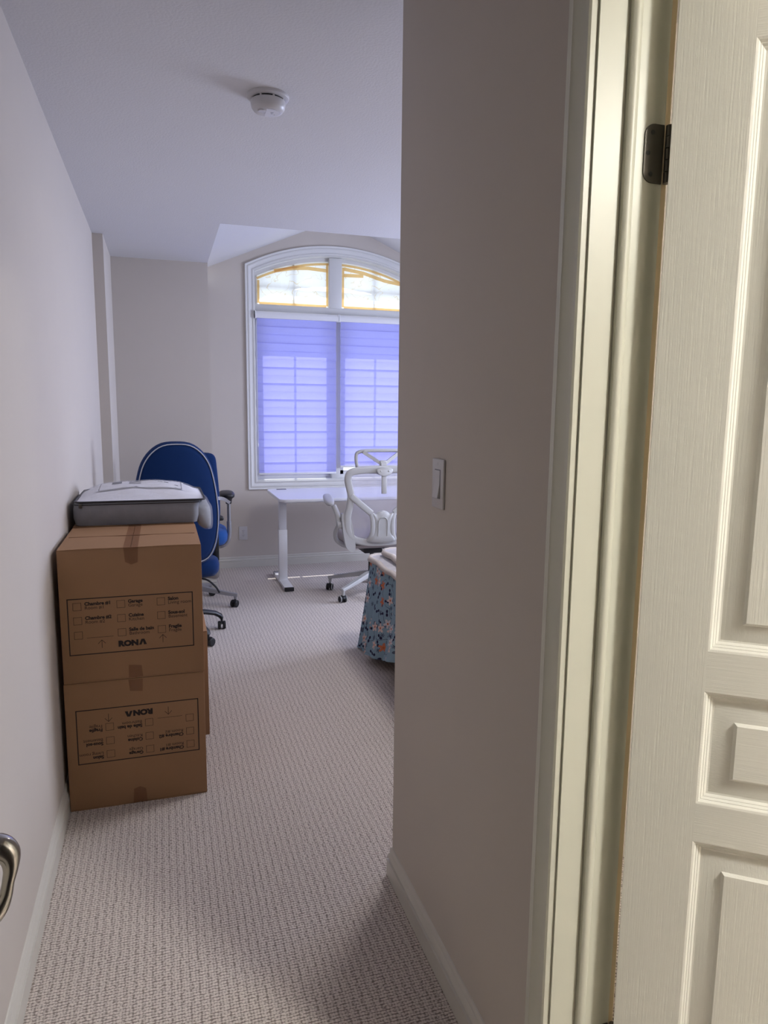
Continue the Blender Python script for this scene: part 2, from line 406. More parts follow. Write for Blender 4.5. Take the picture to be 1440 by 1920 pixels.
# corridor wall on the other side with the doorway to the side room
DY0, DY1, DH = 0.19, 0.975, 2.12
mb = MB().box(XR, 0.748, DY1+0.018, 1.88, 0, ZC).box(XR, 0.748, DY0-0.018, DY1+0.018, DH+0.018, ZC).box(XR, 0.748, -1.92, DY0-0.018, 0, ZC)
struct('wall_right', mb, 'wall', 'shaded greige corridor wall with the light switch')
struct('wall_partition', MB().box(0.748, 3.72, 1.76, 1.88, 0, ZC), 'wall', 'greige wall between bedroom and side room')
mb = MB().box(3.6, 3.72, 1.88, 3.4, 0, ZC).box(3.6, 3.72, 5.0, 6.28, 0, ZC).box(3.6, 3.72, 3.4, 5.0, 0, 0.8).box(3.6, 3.72, 3.4, 5.0, 2.2, ZC)
struct('wall_far_right', mb, 'wall', 'greige bedroom wall with a second window')
struct('wall_side_room', MB().box(2.6, 2.72, -1.2, 1.76, 0, ZC).box(0.748, 2.72, -1.32, -1.2, 0, ZC), 'wall', 'greige wall of the side room')
struct('wall_entry', MB().box(XL, -0.30, -0.12, 0.0, 0, ZC).box(0.56, XR, -0.12, 0.0, 0, ZC).box(-0.30, 0.56, -0.12, 0, 2.12, ZC), 'wall', 'greige wall around the entry doorway')
struct('wall_hall_end', MB().box(XL, XR, -1.92, -1.8, 0, ZC), 'wall', 'greige wall at the end of the hall')

# baseboards
BP = [(0, 0), (0.014, 0), (0.014, 0.054), (0.0085, 0.056), (0.0085, 0.061), (0.0120, 0.064), (0.0105, 0.070), (0.0065, 0.077), (0.0045, 0.080), (0.0070, 0.084), (0.0060, 0.090), (0.003, 0.0955), (0.0, 0.097)]
pl = lambda p, z: (p.x, p.y, z)
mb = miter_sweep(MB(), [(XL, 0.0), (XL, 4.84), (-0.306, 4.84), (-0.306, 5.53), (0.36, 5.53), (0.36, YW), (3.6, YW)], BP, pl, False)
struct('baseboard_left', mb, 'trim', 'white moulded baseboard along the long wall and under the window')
mb = miter_sweep(MB(), [(3.6, 1.88), (XR, 1.88), (XR, 1.066)], [(-d if False else d, z) for d, z in BP], pl, False)
mb.v = [v for v in mb.v]
struct('baseboard_right', mb, 'trim', 'white moulded baseboard below the light switch')

# ------------------------------------------------ doorway to the side room: jamb, stop, casing
dj = thing('door_2', None, None, (0, 0, 0)); tag(dj, 'cream door jamb and casing of the side room doorway', None, None, 'structure')
JT = 0.018
MB().box(0.6265, 0.7495, DY1, DY1+JT, 0, DH+JT).build('jamb', 'jamb', dj)
MB().box(0.6265, 0.7495, DY0-JT, DY0, 0, DH+JT).build('jamb', 'jamb', dj)
MB().box(0.6265, 0.7495, DY0, DY1, DH, DH+JT).build('head_jamb', 'jamb', dj)
def stop_profile(y, sgn):
    # moulded door stop, quirked on both edges
    pts = [(0.677, 0), (0.677, 0.008), (0.680, 0.0115), (0.685, 0.0125), (0.690, 0.011), (0.6945, 0.007), (0.697, 0.0)]
    return [(x, y+sgn*p) for x, p in pts]
MB().prism(stop_profile(DY1, -1), 0, DH, 'xy').build('door_stop', 'jamb', dj, 40)
MB().prism(stop_profile(DY0, 1), 0, DH, 'xy').build('door_stop', 'jamb', dj, 40)
CP = [(0.004, 0), (0.004, 0.013), (0.007, 0.016), (0.016, 0.0155), (0.021, 0.012), (0.044, 0.0135), (0.050, 0.0165), (0.058, 0.0135), (0.066, 0.0115), (0.074, 0.009), (0.078, 0.006), (0.078, 0)]
# profile offset runs outwards from the opening
pth = [(DY0, 0), (DY0, DH), (DY1, DH), (DY1, 0)]
for side, xf in (('jamb', lambda p, q: (XR-q, p.x, p.y)), ('yellowtrim', lambda p, q: (0.748+q, p.x, p.y))):
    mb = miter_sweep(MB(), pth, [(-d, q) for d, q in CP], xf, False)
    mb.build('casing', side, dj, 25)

# ------------------------------------------------ side room door leaf: moulded six panel door
TH = math.radians(53)
door = thing('door_1', None, None, (0.7345, 0.9395, 0), 0)
tag(door, 'cream moulded panel door with raised panels standing ajar into the side room', None, None, 'structure')
door.rotation_euler = (0, 0, TH-PI/2)
DW, DT, DTOP, DB = 0.755, 0.035, 2.10, 0.012
S = 0.104
pz = [(0.24, 0.7147), (0.782, 0.975), (1.042, 1.942)]
mid0, mid1 = DW/2-0.05, DW/2+0.05
def leaf(mb_, name, mat): return mb_.build(name, mat, door, 25)
for a, b in ((0.0, S), (mid0, mid1), (DW-S, DW)): leaf(MB().box(a, b, 0, DT, DB, DTOP), 'stile', 'doorv')
rz_ = [(DB, pz[0][0]), (pz[0][1], pz[1][0]), (pz[1][1], pz[2][0]), (pz[2][1], DTOP)]
for a, b in ((S, mid0), (mid1, DW-S)):
    for z0, z1 in rz_: leaf(MB().box(a, b, 0, DT, z0, z1), 'rail', 'doorh')
# recessed, fluted and raised panel; profile = (inset, depth)
PP = [(0, 0), (0.0035, 0.0012), (0.0065, 0.0050), (0.0075, 0.0050), (0.0105, 0.0085), (0.0115, 0.0085), (0.0150, 0.0120), (0.0180, 0.0126), (0.0470, 0.0050), (0.0515, 0.0008)]
for a, b in ((S, mid0), (mid1, DW-S)):
    for z0, z1 in pz:
        mb = MB(); rings = []
        for i_, dp in PP: rings.append([(a+i_, dp, z0+i_), (b-i_, dp, z0+i_), (b-i_, dp, z1-i_), (a+i_, dp, z1-i_)])
        mb.loft(rings, caps=False)
        mb.add([rings[-1][k] for k in range(4)], [(0, 1, 2, 3)])
        mb.add([(a, DT, z0), (b, DT, z0), (b, DT, z1), (a, DT, z1)], [(0, 3, 2, 1)])
        leaf(mb, 'panel', 'doorh' if z1-z0 < 0.3 else 'doorv')
kn = MB()
for s_ in (0.026, 0.042): kn.lathe([(0.0, 0), (0.012, 0), (0.012, s_*0.6), (0.0, s_*0.6)], (DW-0.06, 0, 0.94), 16, 'z')
# lever on the leaf, hidden beyond the frame
leaf(MB().cyl((DW-0.06, 0, 0.95), (DW-0.06, -0.012, 0.95), 0.03).cyl((DW-0.06, -0.01, 0.95), (DW-0.06, -0.05, 0.95), 0.009).tube([(DW-0.06, -0.05, 0.95), (DW-0.12, -0.052, 0.95), (DW-0.17, -0.045, 0.95)], [0.01, 0.009, 0.007]), 'lever', 'satin')
# hinges: leaf plate let into the jamb, five knuckles, screws
for hz in (1.8085, 0.26):
    hg = MB()
    H2 = 0.0425; r = 0.016
    poly = [(0.7475, hz-H2), (0.7475, hz+H2)]
    for k in range(7):
        t = PI/2+PI/2*k/6; poly.append((0.714+r+r*math.cos(t), hz+H2-r+r*math.sin(t)))
    for k in range(7):
        t = PI+PI/2*k/6; poly.append((0.714+r+r*math.cos(t), hz-H2+r+r*math.sin(t)))
    hobj = MB().prism(poly, DY1-0.0022, DY1, 'xz').build('hinge', 'nickel', dj, 25)
    for k in range(5):
        z0 = hz-H2+k*2*H2/5
        MB().cyl((0.7555, DY1-0.005, z0+0.0006), (0.7555, DY1-0.005, z0+2*H2/5-0.0006), 0.0062).build('knuckle', 'nickel', hobj)
    for sx, sz in ((0.727, 0.030), (0.7205, 0.0), (0.727, -0.030)):
        MB().lathe([(0.0, -0.0006), (0.0036, -0.0004), (0.0036, 0.0), (0.0, 0.0)], (sx, DY1-0.0023, hz+sz), 12, 'y').build('screw', 'dark', hobj)

# ------------------------------------------------ entry door folded back along the long wall, lever reaching into view
ed = thing('door_3', None, None, (-0.240, 0.06, 0))
tag(ed, 'white entry door with a curved satin lever folded back along the wall', None, None, 'structure')
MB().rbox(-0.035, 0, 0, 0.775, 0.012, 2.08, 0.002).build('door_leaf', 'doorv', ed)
lv = MB().lathe([(0.0, 0.0), (0.031, 0.0), (0.031, 0.006), (0.026, 0.010), (0.0, 0.010)], (0, 0.71, 0.952), 28, 'x').build('rose', 'satin', ed)
path = [(0.004, 0.722, 0.951), (0.040, 0.722, 0.954), (0.058, 0.722, 0.953), (0.068, 0.720, 0.945), (0.0705, 0.716, 0.932), (0.068, 0.712, 0.918), (0.0655, 0.708, 0.906), (0.060, 0.702, 0.895), (0.050, 0.694, 0.888), (0.036, 0.680, 0.886), (0.026, 0.66, 0.888)]
rad = [0.0125, 0.013, 0.0145, 0.0125, 0.0080, 0.0062, 0.0068, 0.0085, 0.0095, 0.0095, 0.006]
pr_ = smooth_open([(p[0], p[1], p[2], q) for p, q in zip(path, rad)], 5)
MB().tube([p[:3] for p in pr_], [p[3] for p in pr_], 18).build('lever', 'satin', ed, 60)

# ================================================================== ARCHED WINDOW
win = thing('window_1', None, None, (0, 0, 0)); tag(win, 'arched white window with moulded casing and centre mullion', None, None, 'structure')
def arch_path(inset, n=26):
    x0, x1, z0, R = WX0+inset, WX1-inset, WZ0+inset, WR-inset
    pts = [(x0, z0)]
    for i in range(n+1):
        x = x0+(x1-x0)*i/n; pts.append((x, WCZ+math.sqrt(R*R-(x-WCX)**2)))
    pts.append((x1, z0)); return pts
WP = [(-0.004, 0), (-0.004, 0.012), (-0.001, 0.015), (0.010, 0.015), (0.014, 0.011), (0.030, 0.013), (0.040, 0.019), (0.050, 0.019), (0.055, 0.015), (0.062, 0.018), (0.070, 0.020), (0.073, 0.016), (0.073, 0)]
mb = miter_sweep(MB(), arch_path(0), [(-d, q) for d, q in WP], lambda p, q: (p.x, YW-q, p.y), True)
mb.build('casing', 'wintrim', win, 25)
mb = miter_sweep(MB(), arch_path(0.0), [(0, 6.282), (0.012, 6.282), (0.012, 6.48), (0, 6.48)], lambda p, q: (p.x, q, p.y), True)
mb.build('reveal_lining', 'wintrim', win, 25)
mb = miter_sweep(MB(), arch_path(0.012), [(0, 6.365), (0.028, 6.365), (0.034, 6.38), (0.034, 6.45), (0, 6.45)], lambda p, q: (p.x, q, p.y), True)
mb.build('window_frame', 'wintrim', win, 25)
MB().rbox(WX0+0.012, WX1-0.012, 6.335, 6.50, 2.232, 2.30, 0.006).build('transom', 'wintrim', win)
MB().rbox(1.457, 1.573, 6.33, 6.46, 2.292, arch(WCX)-0.013, 0.006).build('mullion', 'wintrim', win)
MB().rbox(1.475, 1.555, 6.31, 6.46, WZ0+0.01, 2.235, 0.006).build('mullion', 'wintrim', win)
MB().box(0.80, 2.23, 6.405, 6.409, WZ0+0.02, 2.24).build('pane', 'glass', win, 0)
mb = MB().prism([(0.80, 2.29)]+[(0.80+1.43*(1-i/24), arch(0.80+1.43*(1-i/24), 1.62)) for i in range(25)][::1]+[(0.80, 2.29)][:0]+[(0.80, 2.30)][:0], 6.405, 6.409)
mb = MB().prism([(0.80, 2.29), (2.23, 2.29)]+[(2.23-1.43*i/24, arch(2.23-1.43*i/24, 1.62)) for i in range(25)], 6.405, 6.409)
mb.build('pane', 'glass', win, 0)
for c0, c1 in ((0.82, 1.476), (1.554, 2.21)):
    # lower sash borders and glazing bars
    sx0, sx1 = c0, c1
    mbs = MB(); w = 0.045
    mbs.box(sx0, sx0+w, 6.375, 6.40, 0.80, 2.235); mbs.box(sx1-w, sx1, 6.375, 6.40, 0.80, 2.235)
    mbs.box(sx0, sx1, 6.375, 6.40, 0.80, 0.845); mbs.box(sx0, sx1, 6.375, 6.40, 2.19, 2.235)
    mbs.build('sash', 'wintrim', win, 0)
    xm = (c0+c1)/2
    MB().box(xm-0.009, xm+0.009, 6.385, 6.402, 0.845, 2.19).build('glazing_bar', 'wintrim', win, 0)
    MB().box(xm-0.008, xm+0.008, 6.378, 6.40, 2.30, arch(xm, 1.61)).build('glazing_bar', 'wintrim', win, 0)
    MB().box(sx0, sx1, 6.378, 6.40, 2.448, 2.464).build('glazing_bar', 'wintrim', win, 0)

# second window, in the far right bedroom wall
w2 = thing('window_2', None, None, (0, 0, 0)); tag(w2, 'plain white window in the far bedroom wall', None, None, 'structure')
MB().box(3.66, 3.70, 3.4, 3.45, 0.8, 2.2).box(3.66, 3.70, 4.95, 5.0, 0.8, 2.2).box(3.66, 3.70, 3.45, 4.95, 0.8, 0.85).box(3.66, 3.70, 3.45, 4.95, 2.15, 2.2).box(3.66, 3.70, 4.18, 4.22, 0.85, 2.15).build('window_frame', 'wintrim', w2, 0)
for a, b in ((3.45, 4.18), (4.22, 4.95)): MB().box(3.678, 3.682, a, b, 0.85, 2.15).build('pane', 'glass', w2, 0)
mb = miter_sweep(MB(), [(3.4, 0.8), (3.4, 2.2), (5.0, 2.2), (5.0, 0.8)], [(-d, q) for d, q in WP], lambda p, q: (3.6-q, p.x, p.y), True)
mb.build('casing', 'wintrim', w2, 25)

# ------------------------------------------------ paper taped over the two arch panes
def arch_sheet(x0, x1, z0, R, y, seed, nx=26, nz=14, amp=0.004):
    rnd = random.Random(seed); ph = [rnd.uniform(0, 6) for _ in range(6)]
    vs = []; fs = []
    for j in range(nz+1):
        for i in range(nx+1):
            x = x0+(x1-x0)*i/nx; zt = arch(x, R); z = z0+(zt-z0)*j/nz
            e = min(1, min(i, nx-i)/3, min(j, nz-j)/2)
            w = math.sin(9*x+14*z+ph[0])+0.8*math.sin(23*x-31*z+ph[1])+0.6*math.sin(41*x+17*z+ph[2])+rnd.uniform(-.7, .7)
            vs.append((x, y-0.006*e*0-amp*e*w*0.5, z))
    for j in range(nz):
        for i in range(nx):
            a = j*(nx+1)+i; fs.append((a, a+1, a+nx+2, a+nx+1))
    return MB().add(vs, fs)
def ribbon(pts, w, y):
    """tape strip in the window plane"""
    mb_ = MB(); n = len(pts); L = []
    for i, (x, z) in enumerate(pts):
        a = pts[max(0, i-1)]; b = pts[min(n-1, i+1)]; t = Vector((b[0]-a[0], b[1]-a[1])).normalized()
        nx_, nz_ = -t.y*w/2, t.x*w/2; L.append(((x+nx_, y, z+nz_), (x-nx_, y, z-nz_)))
    vs = [p for q in L for p in q]
    return mb_.add(vs, [(2*i, 2*i+1, 2*i+3, 2*i+2) for i in range(n-1)])
YP = 6.362
for k, (x0, x1) in enumerate(((0.822, 1.455), (1.575, 2.208))):
    lab = ['crumpled white paper taped over the arch pane beside the blue chairs', 'crumpled white paper with slanting tape over the arch pane above the white chair'][k]
    pt = thing('window_paper', lab, 'paper', ((x0+x1)/2, YP, 2.303), 0, 'papers taped over the arch panes')
    off = Matrix.Translation((-(x0+x1)/2, -YP, -2.303))
    arch_sheet(x0, x1, 2.303, 1.592, YP, 3+k).xf(off).build('paper_sheet', 'paper', pt, 60)
    A = lambda x: arch(x, 1.592)
    e = 0.012
    strips = [[(x0+e, 2.31), (x0+e+0.002, A(x0+e)-0.03)], [(x1-e, 2.31), (x1-e, A(x1-e)-0.01)], [(x0+0.02, 2.311), (x1-0.02, 2.311)],
              [(x0+(x1-x0)*t, A(x0+(x1-x0)*t)-0.012) for t in [q/12 for q in range(13)]]]
    if k == 0: strips += [[(x0+0.15, 2.585), (x0+0.32, 2.618), (x0+0.45, 2.625), (x1-0.01, 2.615)]]
    else: strips += [[(x0+0.02, 2.640), (x0+0.2, 2.615), (x0+0.4, 2.56), (x1-0.02, 2.53)], [(x0+0.02, 2.585), (x0+0.20, 2.590)]]
    for sn, st in enumerate(strips):
        ribbon(st, 0.020 if sn < 4 else 0.030, YP-0.010-0.0012*sn).xf(off).build('tape', 'maskt', pt, 0)

# ------------------------------------------------ layered zebra blinds
PER = 0.1385
def zebra(x0, x1, zb, label):
    t = thing('zebra_blind', label, 'blind', ((x0+x1)/2, 6.30, zb), 0, 'zebra blinds on the arched window')
    off = Matrix.Translation((-(x0+x1)/2, -6.30, -zb))
    # cassette: rounded fascia
    prof = [(6.244, 2.172), (6.242, 2.20), (6.248, 2.222), (6.261, 2.231), (6.306, 2.231), (6.306, 2.172)]
    MB().prism(prof, x0-0.018, x1+0.018, 'yz').xf(off).build('cassette', 'white', t, 50)
    for xe in (x0-0.018, x1+0.010): MB().rbox(xe, xe+0.008, 6.242, 6.308, 2.168, 2.2315, 0.001).xf(off).build('end_cap', 'white', t)
    MB().rbox(x0, x1, 6.264, 6.276, zb, zb+0.018, 0.004).xf(off).build('bottom_rail', 'white', t)
    for layer, (yy, ph, hh) in enumerate(((6.270, 0.0, 0.074), (6.2765, 0.5, 0.071))):
        z = 2.18-ph*PER
        while z > zb+0.02:
            lo = max(zb+0.012, z-hh)
            if z-lo > 0.01:
                rows = []
                for q in range(5):
                    zz = z+(lo-z)*q/4; bow = 0.0035*math.sin(PI*q/4)
                    rows.append([(x0+(x1-x0)*i/10, yy-bow-0.001*math.sin(3*i), zz-0.0025*math.sin(PI*i/10)*(q/4)) for i in range(11)])
                MB().loft(rows, closed=False, caps=False).xf(off).build('fabric_band', 'blind', t, 60)
            z -= PER
    return t
zb1 = zebra(0.808, 1.506, 0.824, 'lavender zebra blind lowered to the sill, nearer the blue chairs')
zb2 = zebra(1.545, 2.225, 0.880, 'lavender zebra blind ending just above the sill behind the white chair')
MB().tube([(0.803, 6.268, 2.15), (0.803, 6.268, 1.08)], 0.0018, 6).xf(Matrix.Translation((-1.157, -6.30, -0.824))).build('cord', 'white', zb1)
MB().ellipsoid((0.803, 6.265, 1.09), (0.006, 0.006, 0.018), 10, 8).xf(Matrix.Translation((-1.157, -6.30, -0.824))).build('cord_weight', 'white', zb1)

# ================================================================== WALL AND CEILING FITTINGS
# smoke detector
sd = thing('smoke_detector', 'round white smoke detector on the ceiling', 'smoke detector', (0.381, 2.573, ZC))
MB().lathe([(0, 0), (0.071, 0), (0.0715, -0.004), (0.069, -0.009), (0.060, -0.012), (0, -0.012)], n=48).build('base_ring', 'plate', sd, 35)
MB().lathe([(0, -0.012), (0.053, -0.012), (0.053, -0.020), (0, -0.020)], n=40).build('sensing_slot', 'dark', sd)
for k in range(8):
    a = 2*PI*k/8+0.2; MB().rbox(-0.003, 0.003, 0.050, 0.0575, -0.021, -0.011, 0.001, 1, Matrix.Rotation(a, 4, 'Z')).build('slot_rib', 'plate', sd)
MB().lathe([(0, -0.018), (0.058, -0.018), (0.0585, -0.024), (0.056, -0.038), (0.049, -0.048), (0.040, -0.0515), (0, -0.052)], n=48).build('body', 'plate', sd, 35)
MB().prism([(0.034*math.cos(t)+0.002, 0.034*math.sin(t)) for t in [-1.9+3.8*i/20 for i in range(21)]], -0.0527, -0.0519, 'xy').build('label_print', 'labelpaper', sd)
for lx, ly, lw in ((0.012, -0.006, 0.010), (0.012, 0.003, 0.006), (0.022, 0.010, 0.004)):
    MB().box(lx-lw/2, lx+lw/2, ly-0.0013, ly+0.0013, -0.0530, -0.0526).build('print_mark', 'greyink', sd, 0)
MB().lathe([(0, -0.0505), (0.013, -0.0505), (0.013, -0.0545), (0.011, -0.056), (0, -0.056)], (-0.024, -0.012, 0), 20).build('test_button', 'plate', sd)

# light switch on the corridor wall
sw = thing('light_switch', 'white rocker light switch on the shaded corridor wall', 'light switch', (XR, 1.560, 1.243))
MB().rbox(-0.006, 0, -0.036, 0.036, -0.059, 0.059, 0.0025, 3).build('cover_plate', 'plate', sw)
MB().box(-0.0064, -0.004, -0.0175, 0.0175, -0.0345, 0.0345).build('rocker_surround', 'greyink', sw)
MB().prism([(-0.0062, -0.0335), (-0.0125, -0.0325), (-0.0075, 0.0), (-0.0068, 0.0325), (-0.004, 0.0335)], -0.0160, 0.0160, 'xz').build('rocker', 'plate', sw, 20)
for s_ in (-1, 1): MB().lathe([(0, -0.0068), (0.0028, -0.0066), (0.003, -0.006), (0, -0.006)], (0, 0, s_*0.048), 12, 'x').build('screw', 'plate', sw)

# duplex outlet
ol = thing('wall_outlet', 'white duplex wall outlet below the window', 'outlet', (0.659, YW, 0.308))
MB().rbox(-0.037, 0.037, -0.006, 0, -0.060, 0.060, 0.0025, 3).build('cover_plate', 'plate', ol)
for s_ in (-1, 1):
    rc = MB().prism([(0.0165*math.cos(t), s_*0.0195+0.0145*math.sin(t)*(1.0 if abs(math.sin(t)) < .86 else .9)) for t in [2*PI*i/20 for i in range(20)]], -0.0078, -0.005).build('receptacle', 'plate', ol)
    for sx in (-0.006, 0.006): MB().box(sx-0.0011, sx+0.0011, -0.0081, -0.0076, s_*0.0195-0.001, s_*0.0195+0.007).build('slot', 'dark', rc, 0)
    MB().lathe([(0, -0.0081), (0.0022, -0.0081), (0.0022, -0.0076), (0, -0.0076)], (0, 0, s_*0.0195-0.007), 10, 'y').build('slot', 'dark', rc)
MB().lathe([(0, -0.0068), (0.0026, -0.0066), (0.003, -0.006), (0, -0.006)], (0, 0, 0), 12, 'y').build('screw', 'satin', ol)

# ceiling lamps that light the bedroom and the side room
def dome_lamp(loc, label, mat, r=0.15, flush=False):
    t = thing('ceiling_lamp', label, 'lamp', loc)
    MB().lathe([(0, 0), (r*0.75, 0), (r*0.78, -0.012), (r*0.72, -0.022), (0, -0.022)], n=32).build('canopy', 'satin', t)
    if flush:
        MB().lathe([(r*0.96, -0.001), (r*1.12, -0.001), (r*1.10, -0.030), (r*0.98, -0.034), (r*0.96, -0.030)], n=40, caps=False).build('rim', 'white', t, 35)
        MB().lathe([(0, -0.022), (r*0.97, -0.022), (r*0.97, -0.028), (0, -0.031)], n=40).build('diffuser', mat, t)
        return t
    MB().lathe([(0, -0.02), (r, -0.022), (r*0.97, -0.045), (r*0.8, -0.075), (r*0.45, -0.098), (0, -0.105)], n=32).build('diffuser', mat, t)
    return t
dome_lamp((1.70, -0.60, ZC), 'lit round ceiling lamp in the side room', 'lampwarm')
dome_lamp((1.62, 3.0, ZC), 'lit round ceiling lamp over the bed', 'lampcool', 0.25, True)

# ================================================================== CARDBOARD BOXES
BW, BD, BH = 0.468, 0.448, 0.470
DG = None
def text_mesh(body, size, offset=0.0, align='LEFT', xs=1.0):
    cu = bpy.data.curves.new('t', 'FONT'); cu.body = body; cu.size = size; cu.offset = offset; cu.align_x = align
    cu.resolution_u = 3; cu.fill_mode = 'BOTH'
    o = bpy.data.objects.new('t', cu); COL.objects.link(o)
    dg = bpy.context.evaluated_depsgraph_get(); dg.update()
    me = bpy.data.meshes.new_from_object(o.evaluated_get(dg))
    v = [(p.co.x*xs, p.co.y) for p in me.vertices]; f = [tuple(p.vertices) for p in me.polygons]
    bpy.data.objects.remove(o); bpy.data.meshes.remove(me); bpy.data.curves.remove(cu)
    return v, f
# print layout, in metres from the lower left corner of the printed frame (0.412 x 0.200)
PW, PH = 0.412, 0.200
def hline(mb, x0, x1, z0, z1): mb.add([(x0, z0), (x1, z0), (x1, z1), (x0, z1)], [(0, 1, 2, 3)])
def rect(mb, x0, x1, z0, z1, w):
    hline(mb, x0, x1, z0, z0+w); hline(mb, x0, x1, z1-w, z1); hline(mb, x0, x0+w, z0, z1); hline(mb, x1-w, x1, z0, z1)
def stroke(mb, a, b, w):
    a, b = Vector(a), Vector(b); t = (b-a).normalized(); n = Vector((-t.y, t.x))*w/2
    mb.add([a+n, a-n, b-n, b+n], [(0, 1, 2, 3)])
PRINT = []
def piece(nm):
    q = MB(); PRINT.append((q, nm)); return q
rect(piece('printed_frame'), 0, PW, 0, PH, 0.0034)
words = {0: (('Chambre #1', 'Room #1'), ('Chambre #2', 'Room #2'), None), 1: (('Garage', 'Garage'), ('Cuisine', 'Kitchen'), ('Salle de bain', 'Bathroom')), 2: (('Salon', 'Living room'), ('Sous-sol', 'Basement'), ('Fragile', 'Fragile'))}
colx = {0: 0.018, 1: 0.158, 2: 0.290}; rowz = (0.158, 0.108, 0.057)
SQ = 0.027
for c, col in words.items():
    for r, w in enumerate(col):
        x, z = colx[c], rowz[r]
        rect(piece('tick_square'), x, x+SQ, z, z+SQ, 0.0012)
        if w is None:
            hline(piece('blank_line'), x+0.040, x+0.125, z+0.002, z+0.0032); continue
        for k, (tx, off, dz) in enumerate(((w[0], 0.0007, 0.0165), (w[1], 0.0, 0.0025))):
            v, f = text_mesh(tx, 0.0165, off, xs=1.0)
            piece('printed_word').add([(a+x+0.037, b+z+dz) for a, b in v], f)
for ax in (0.105, 0.306):
    z0 = 0.020 if ax < 0.2 else 0.022
    ar_ = piece('printed_arrow')
    stroke(ar_, (ax, z0), (ax, z0+0.028), 0.0015); stroke(ar_, (ax-0.012, z0+0.016), (ax, z0+0.029), 0.0015); stroke(ar_, (ax+0.012, z0+0.016), (ax, z0+0.029), 0.0015)
logo_mb = piece('printed_logo')
v, f = text_mesh('RON', 0.0262, 0.0019, xs=1.14); mx = max(a for a, b in v)
logo_mb.add([(a+0.158, b+0.021) for a, b in v], f)
lx = 0.158+mx+0.0015; hA = 0.0205
logo_mb.add([(lx, 0.0205), (lx+0.0085, 0.0205), (lx+0.0135, 0.0335), (lx+0.0165, 0.0205), (lx+0.0262, 0.0205), (lx+0.0185, 0.0205+hA), (lx+0.0085, 0.0205+hA)], [(0, 1, 2, 6), (2, 5, 6), (2, 3, 4, 5)])

def moving_box(loc, label, flipped, group, printed=True):
    t = thing('moving_box', label, 'cardboard box', loc, 0, group)
    w, d, h = BW/2, BD/2, BH
    fl = (Matrix.Translation((0, 0, h)) @ Matrix.Rotation(PI, 4, 'Y')) if flipped else Matrix.Identity(4)
    mk = lambda mb_, name, mat, sm=25, par=t: mb_.xf(fl).build(name, mat, par, sm)
    # side walls
    for x0, x1, y0, y1 in ((-w, w, -d, -d+0.004), (-w, w, d-0.004, d), (-w, -w+0.004, -d+0.004, d-0.004), (w-0.004, w, -d+0.004, d-0.004)):
        mk(MB().rbox(x0, x1, y0, y1, 0.003, h-0.004, 0.0014, 2), 'side_panel', 'card')
    # four flaps, meeting along the middle seam, slightly sprung
    for s_ in (-1, 1):
        for z, zz in ((h-0.0035, h-0.0018), (0.0008, 0.0022)):
            a, b = (0.0008, w-0.001) if s_ > 0 else (-w+0.001, -0.0008)
            seg = 10; top = []; bot = []
            for i in range(seg+1):
                x = a+(b-a)*i/seg; lift = 0.0016*math.sin(PI*i/seg)
                top.append((x, zz+lift if z > 0.1 else z+0.003)); bot.append((x, z if z > 0.1 else 0.0006))
            mk(MB().prism(bot+top[::-1], -d-0.0012, d+0.0012, 'xz'), 'flap', 'card')
    # tape over the seams, folded down the faces
    tw = 0.024
    zt = h+0.0006
    mk(MB().add([(-tw, -d-0.002, zt), (tw, -d-0.002, zt), (tw, d+0.002, zt), (-tw, d+0.002, zt)], [(0, 1, 2, 3)]), 'tape', 'tape', 0)
    mk(MB().add([(-tw, -d-0.0022, h), (tw, -d-0.0022, h), (tw-0.003, -d-0.0014, h-0.055), (0, -d-0.0016, h-0.062), (-tw+0.004, -d-0.0014, h-0.052)], [(0, 1, 2, 3, 4)]), 'tape', 'tape', 0)
    mk(MB().add([(-tw, -d-0.0022, 0.003), (tw, -d-0.0022, 0.003), (tw-0.004, -d-0.0014, 0.045), (-tw+0.002, -d-0.0014, 0.05)], [(0, 1, 2, 3)]), 'tape', 'tape', 0)
    crease = MB().tube([(-w+0.012, 0.010, h-0.0006), (-0.03, 0.004, h+0.0004), (w-0.012, 0.006, h-0.0006)], 0.0016, 6); mk(crease, 'crease', 'fluteedge')
    # print on the front panel
    px, pz_ = -w+0.023, 0.099
    for src, nm in (PRINT if printed else []):
        q = MB(); q.v = [(a+px, -d-0.0004, b+pz_) for a, b in [(p[0], p[1]) for p in src.v]]; q.f = list(src.f)
        mk(q, nm, 'ink', 0)
    return t
GB = 'stacked moving boxes by the long wall'
moving_box((-0.118, 2.53+BD/2, 0.0), 'printed cardboard moving box standing upside down on the carpet', True, GB)
moving_box((-0.116, 2.53+BD/2, BH+0.001), 'printed cardboard moving box with taped top flaps stacked on the upside-down one', False, GB)
moving_box((-0.078, 3.01+BD/2, 0.0), 'cardboard moving box on the carpet, mostly hidden behind the printed pair', False, GB, False)
moving_box((-0.118, 3.01+BD/2, BH+0.001), 'cardboard moving box under the grey storage bag', False, GB, False)

# ================================================================== STORAGE BAG
bag = thing('storage_bag', 'grey zipped storage bag with clear vinyl top lying on the boxes', 'storage bag', (-0.085, 3.235, 2*BH+0.002))
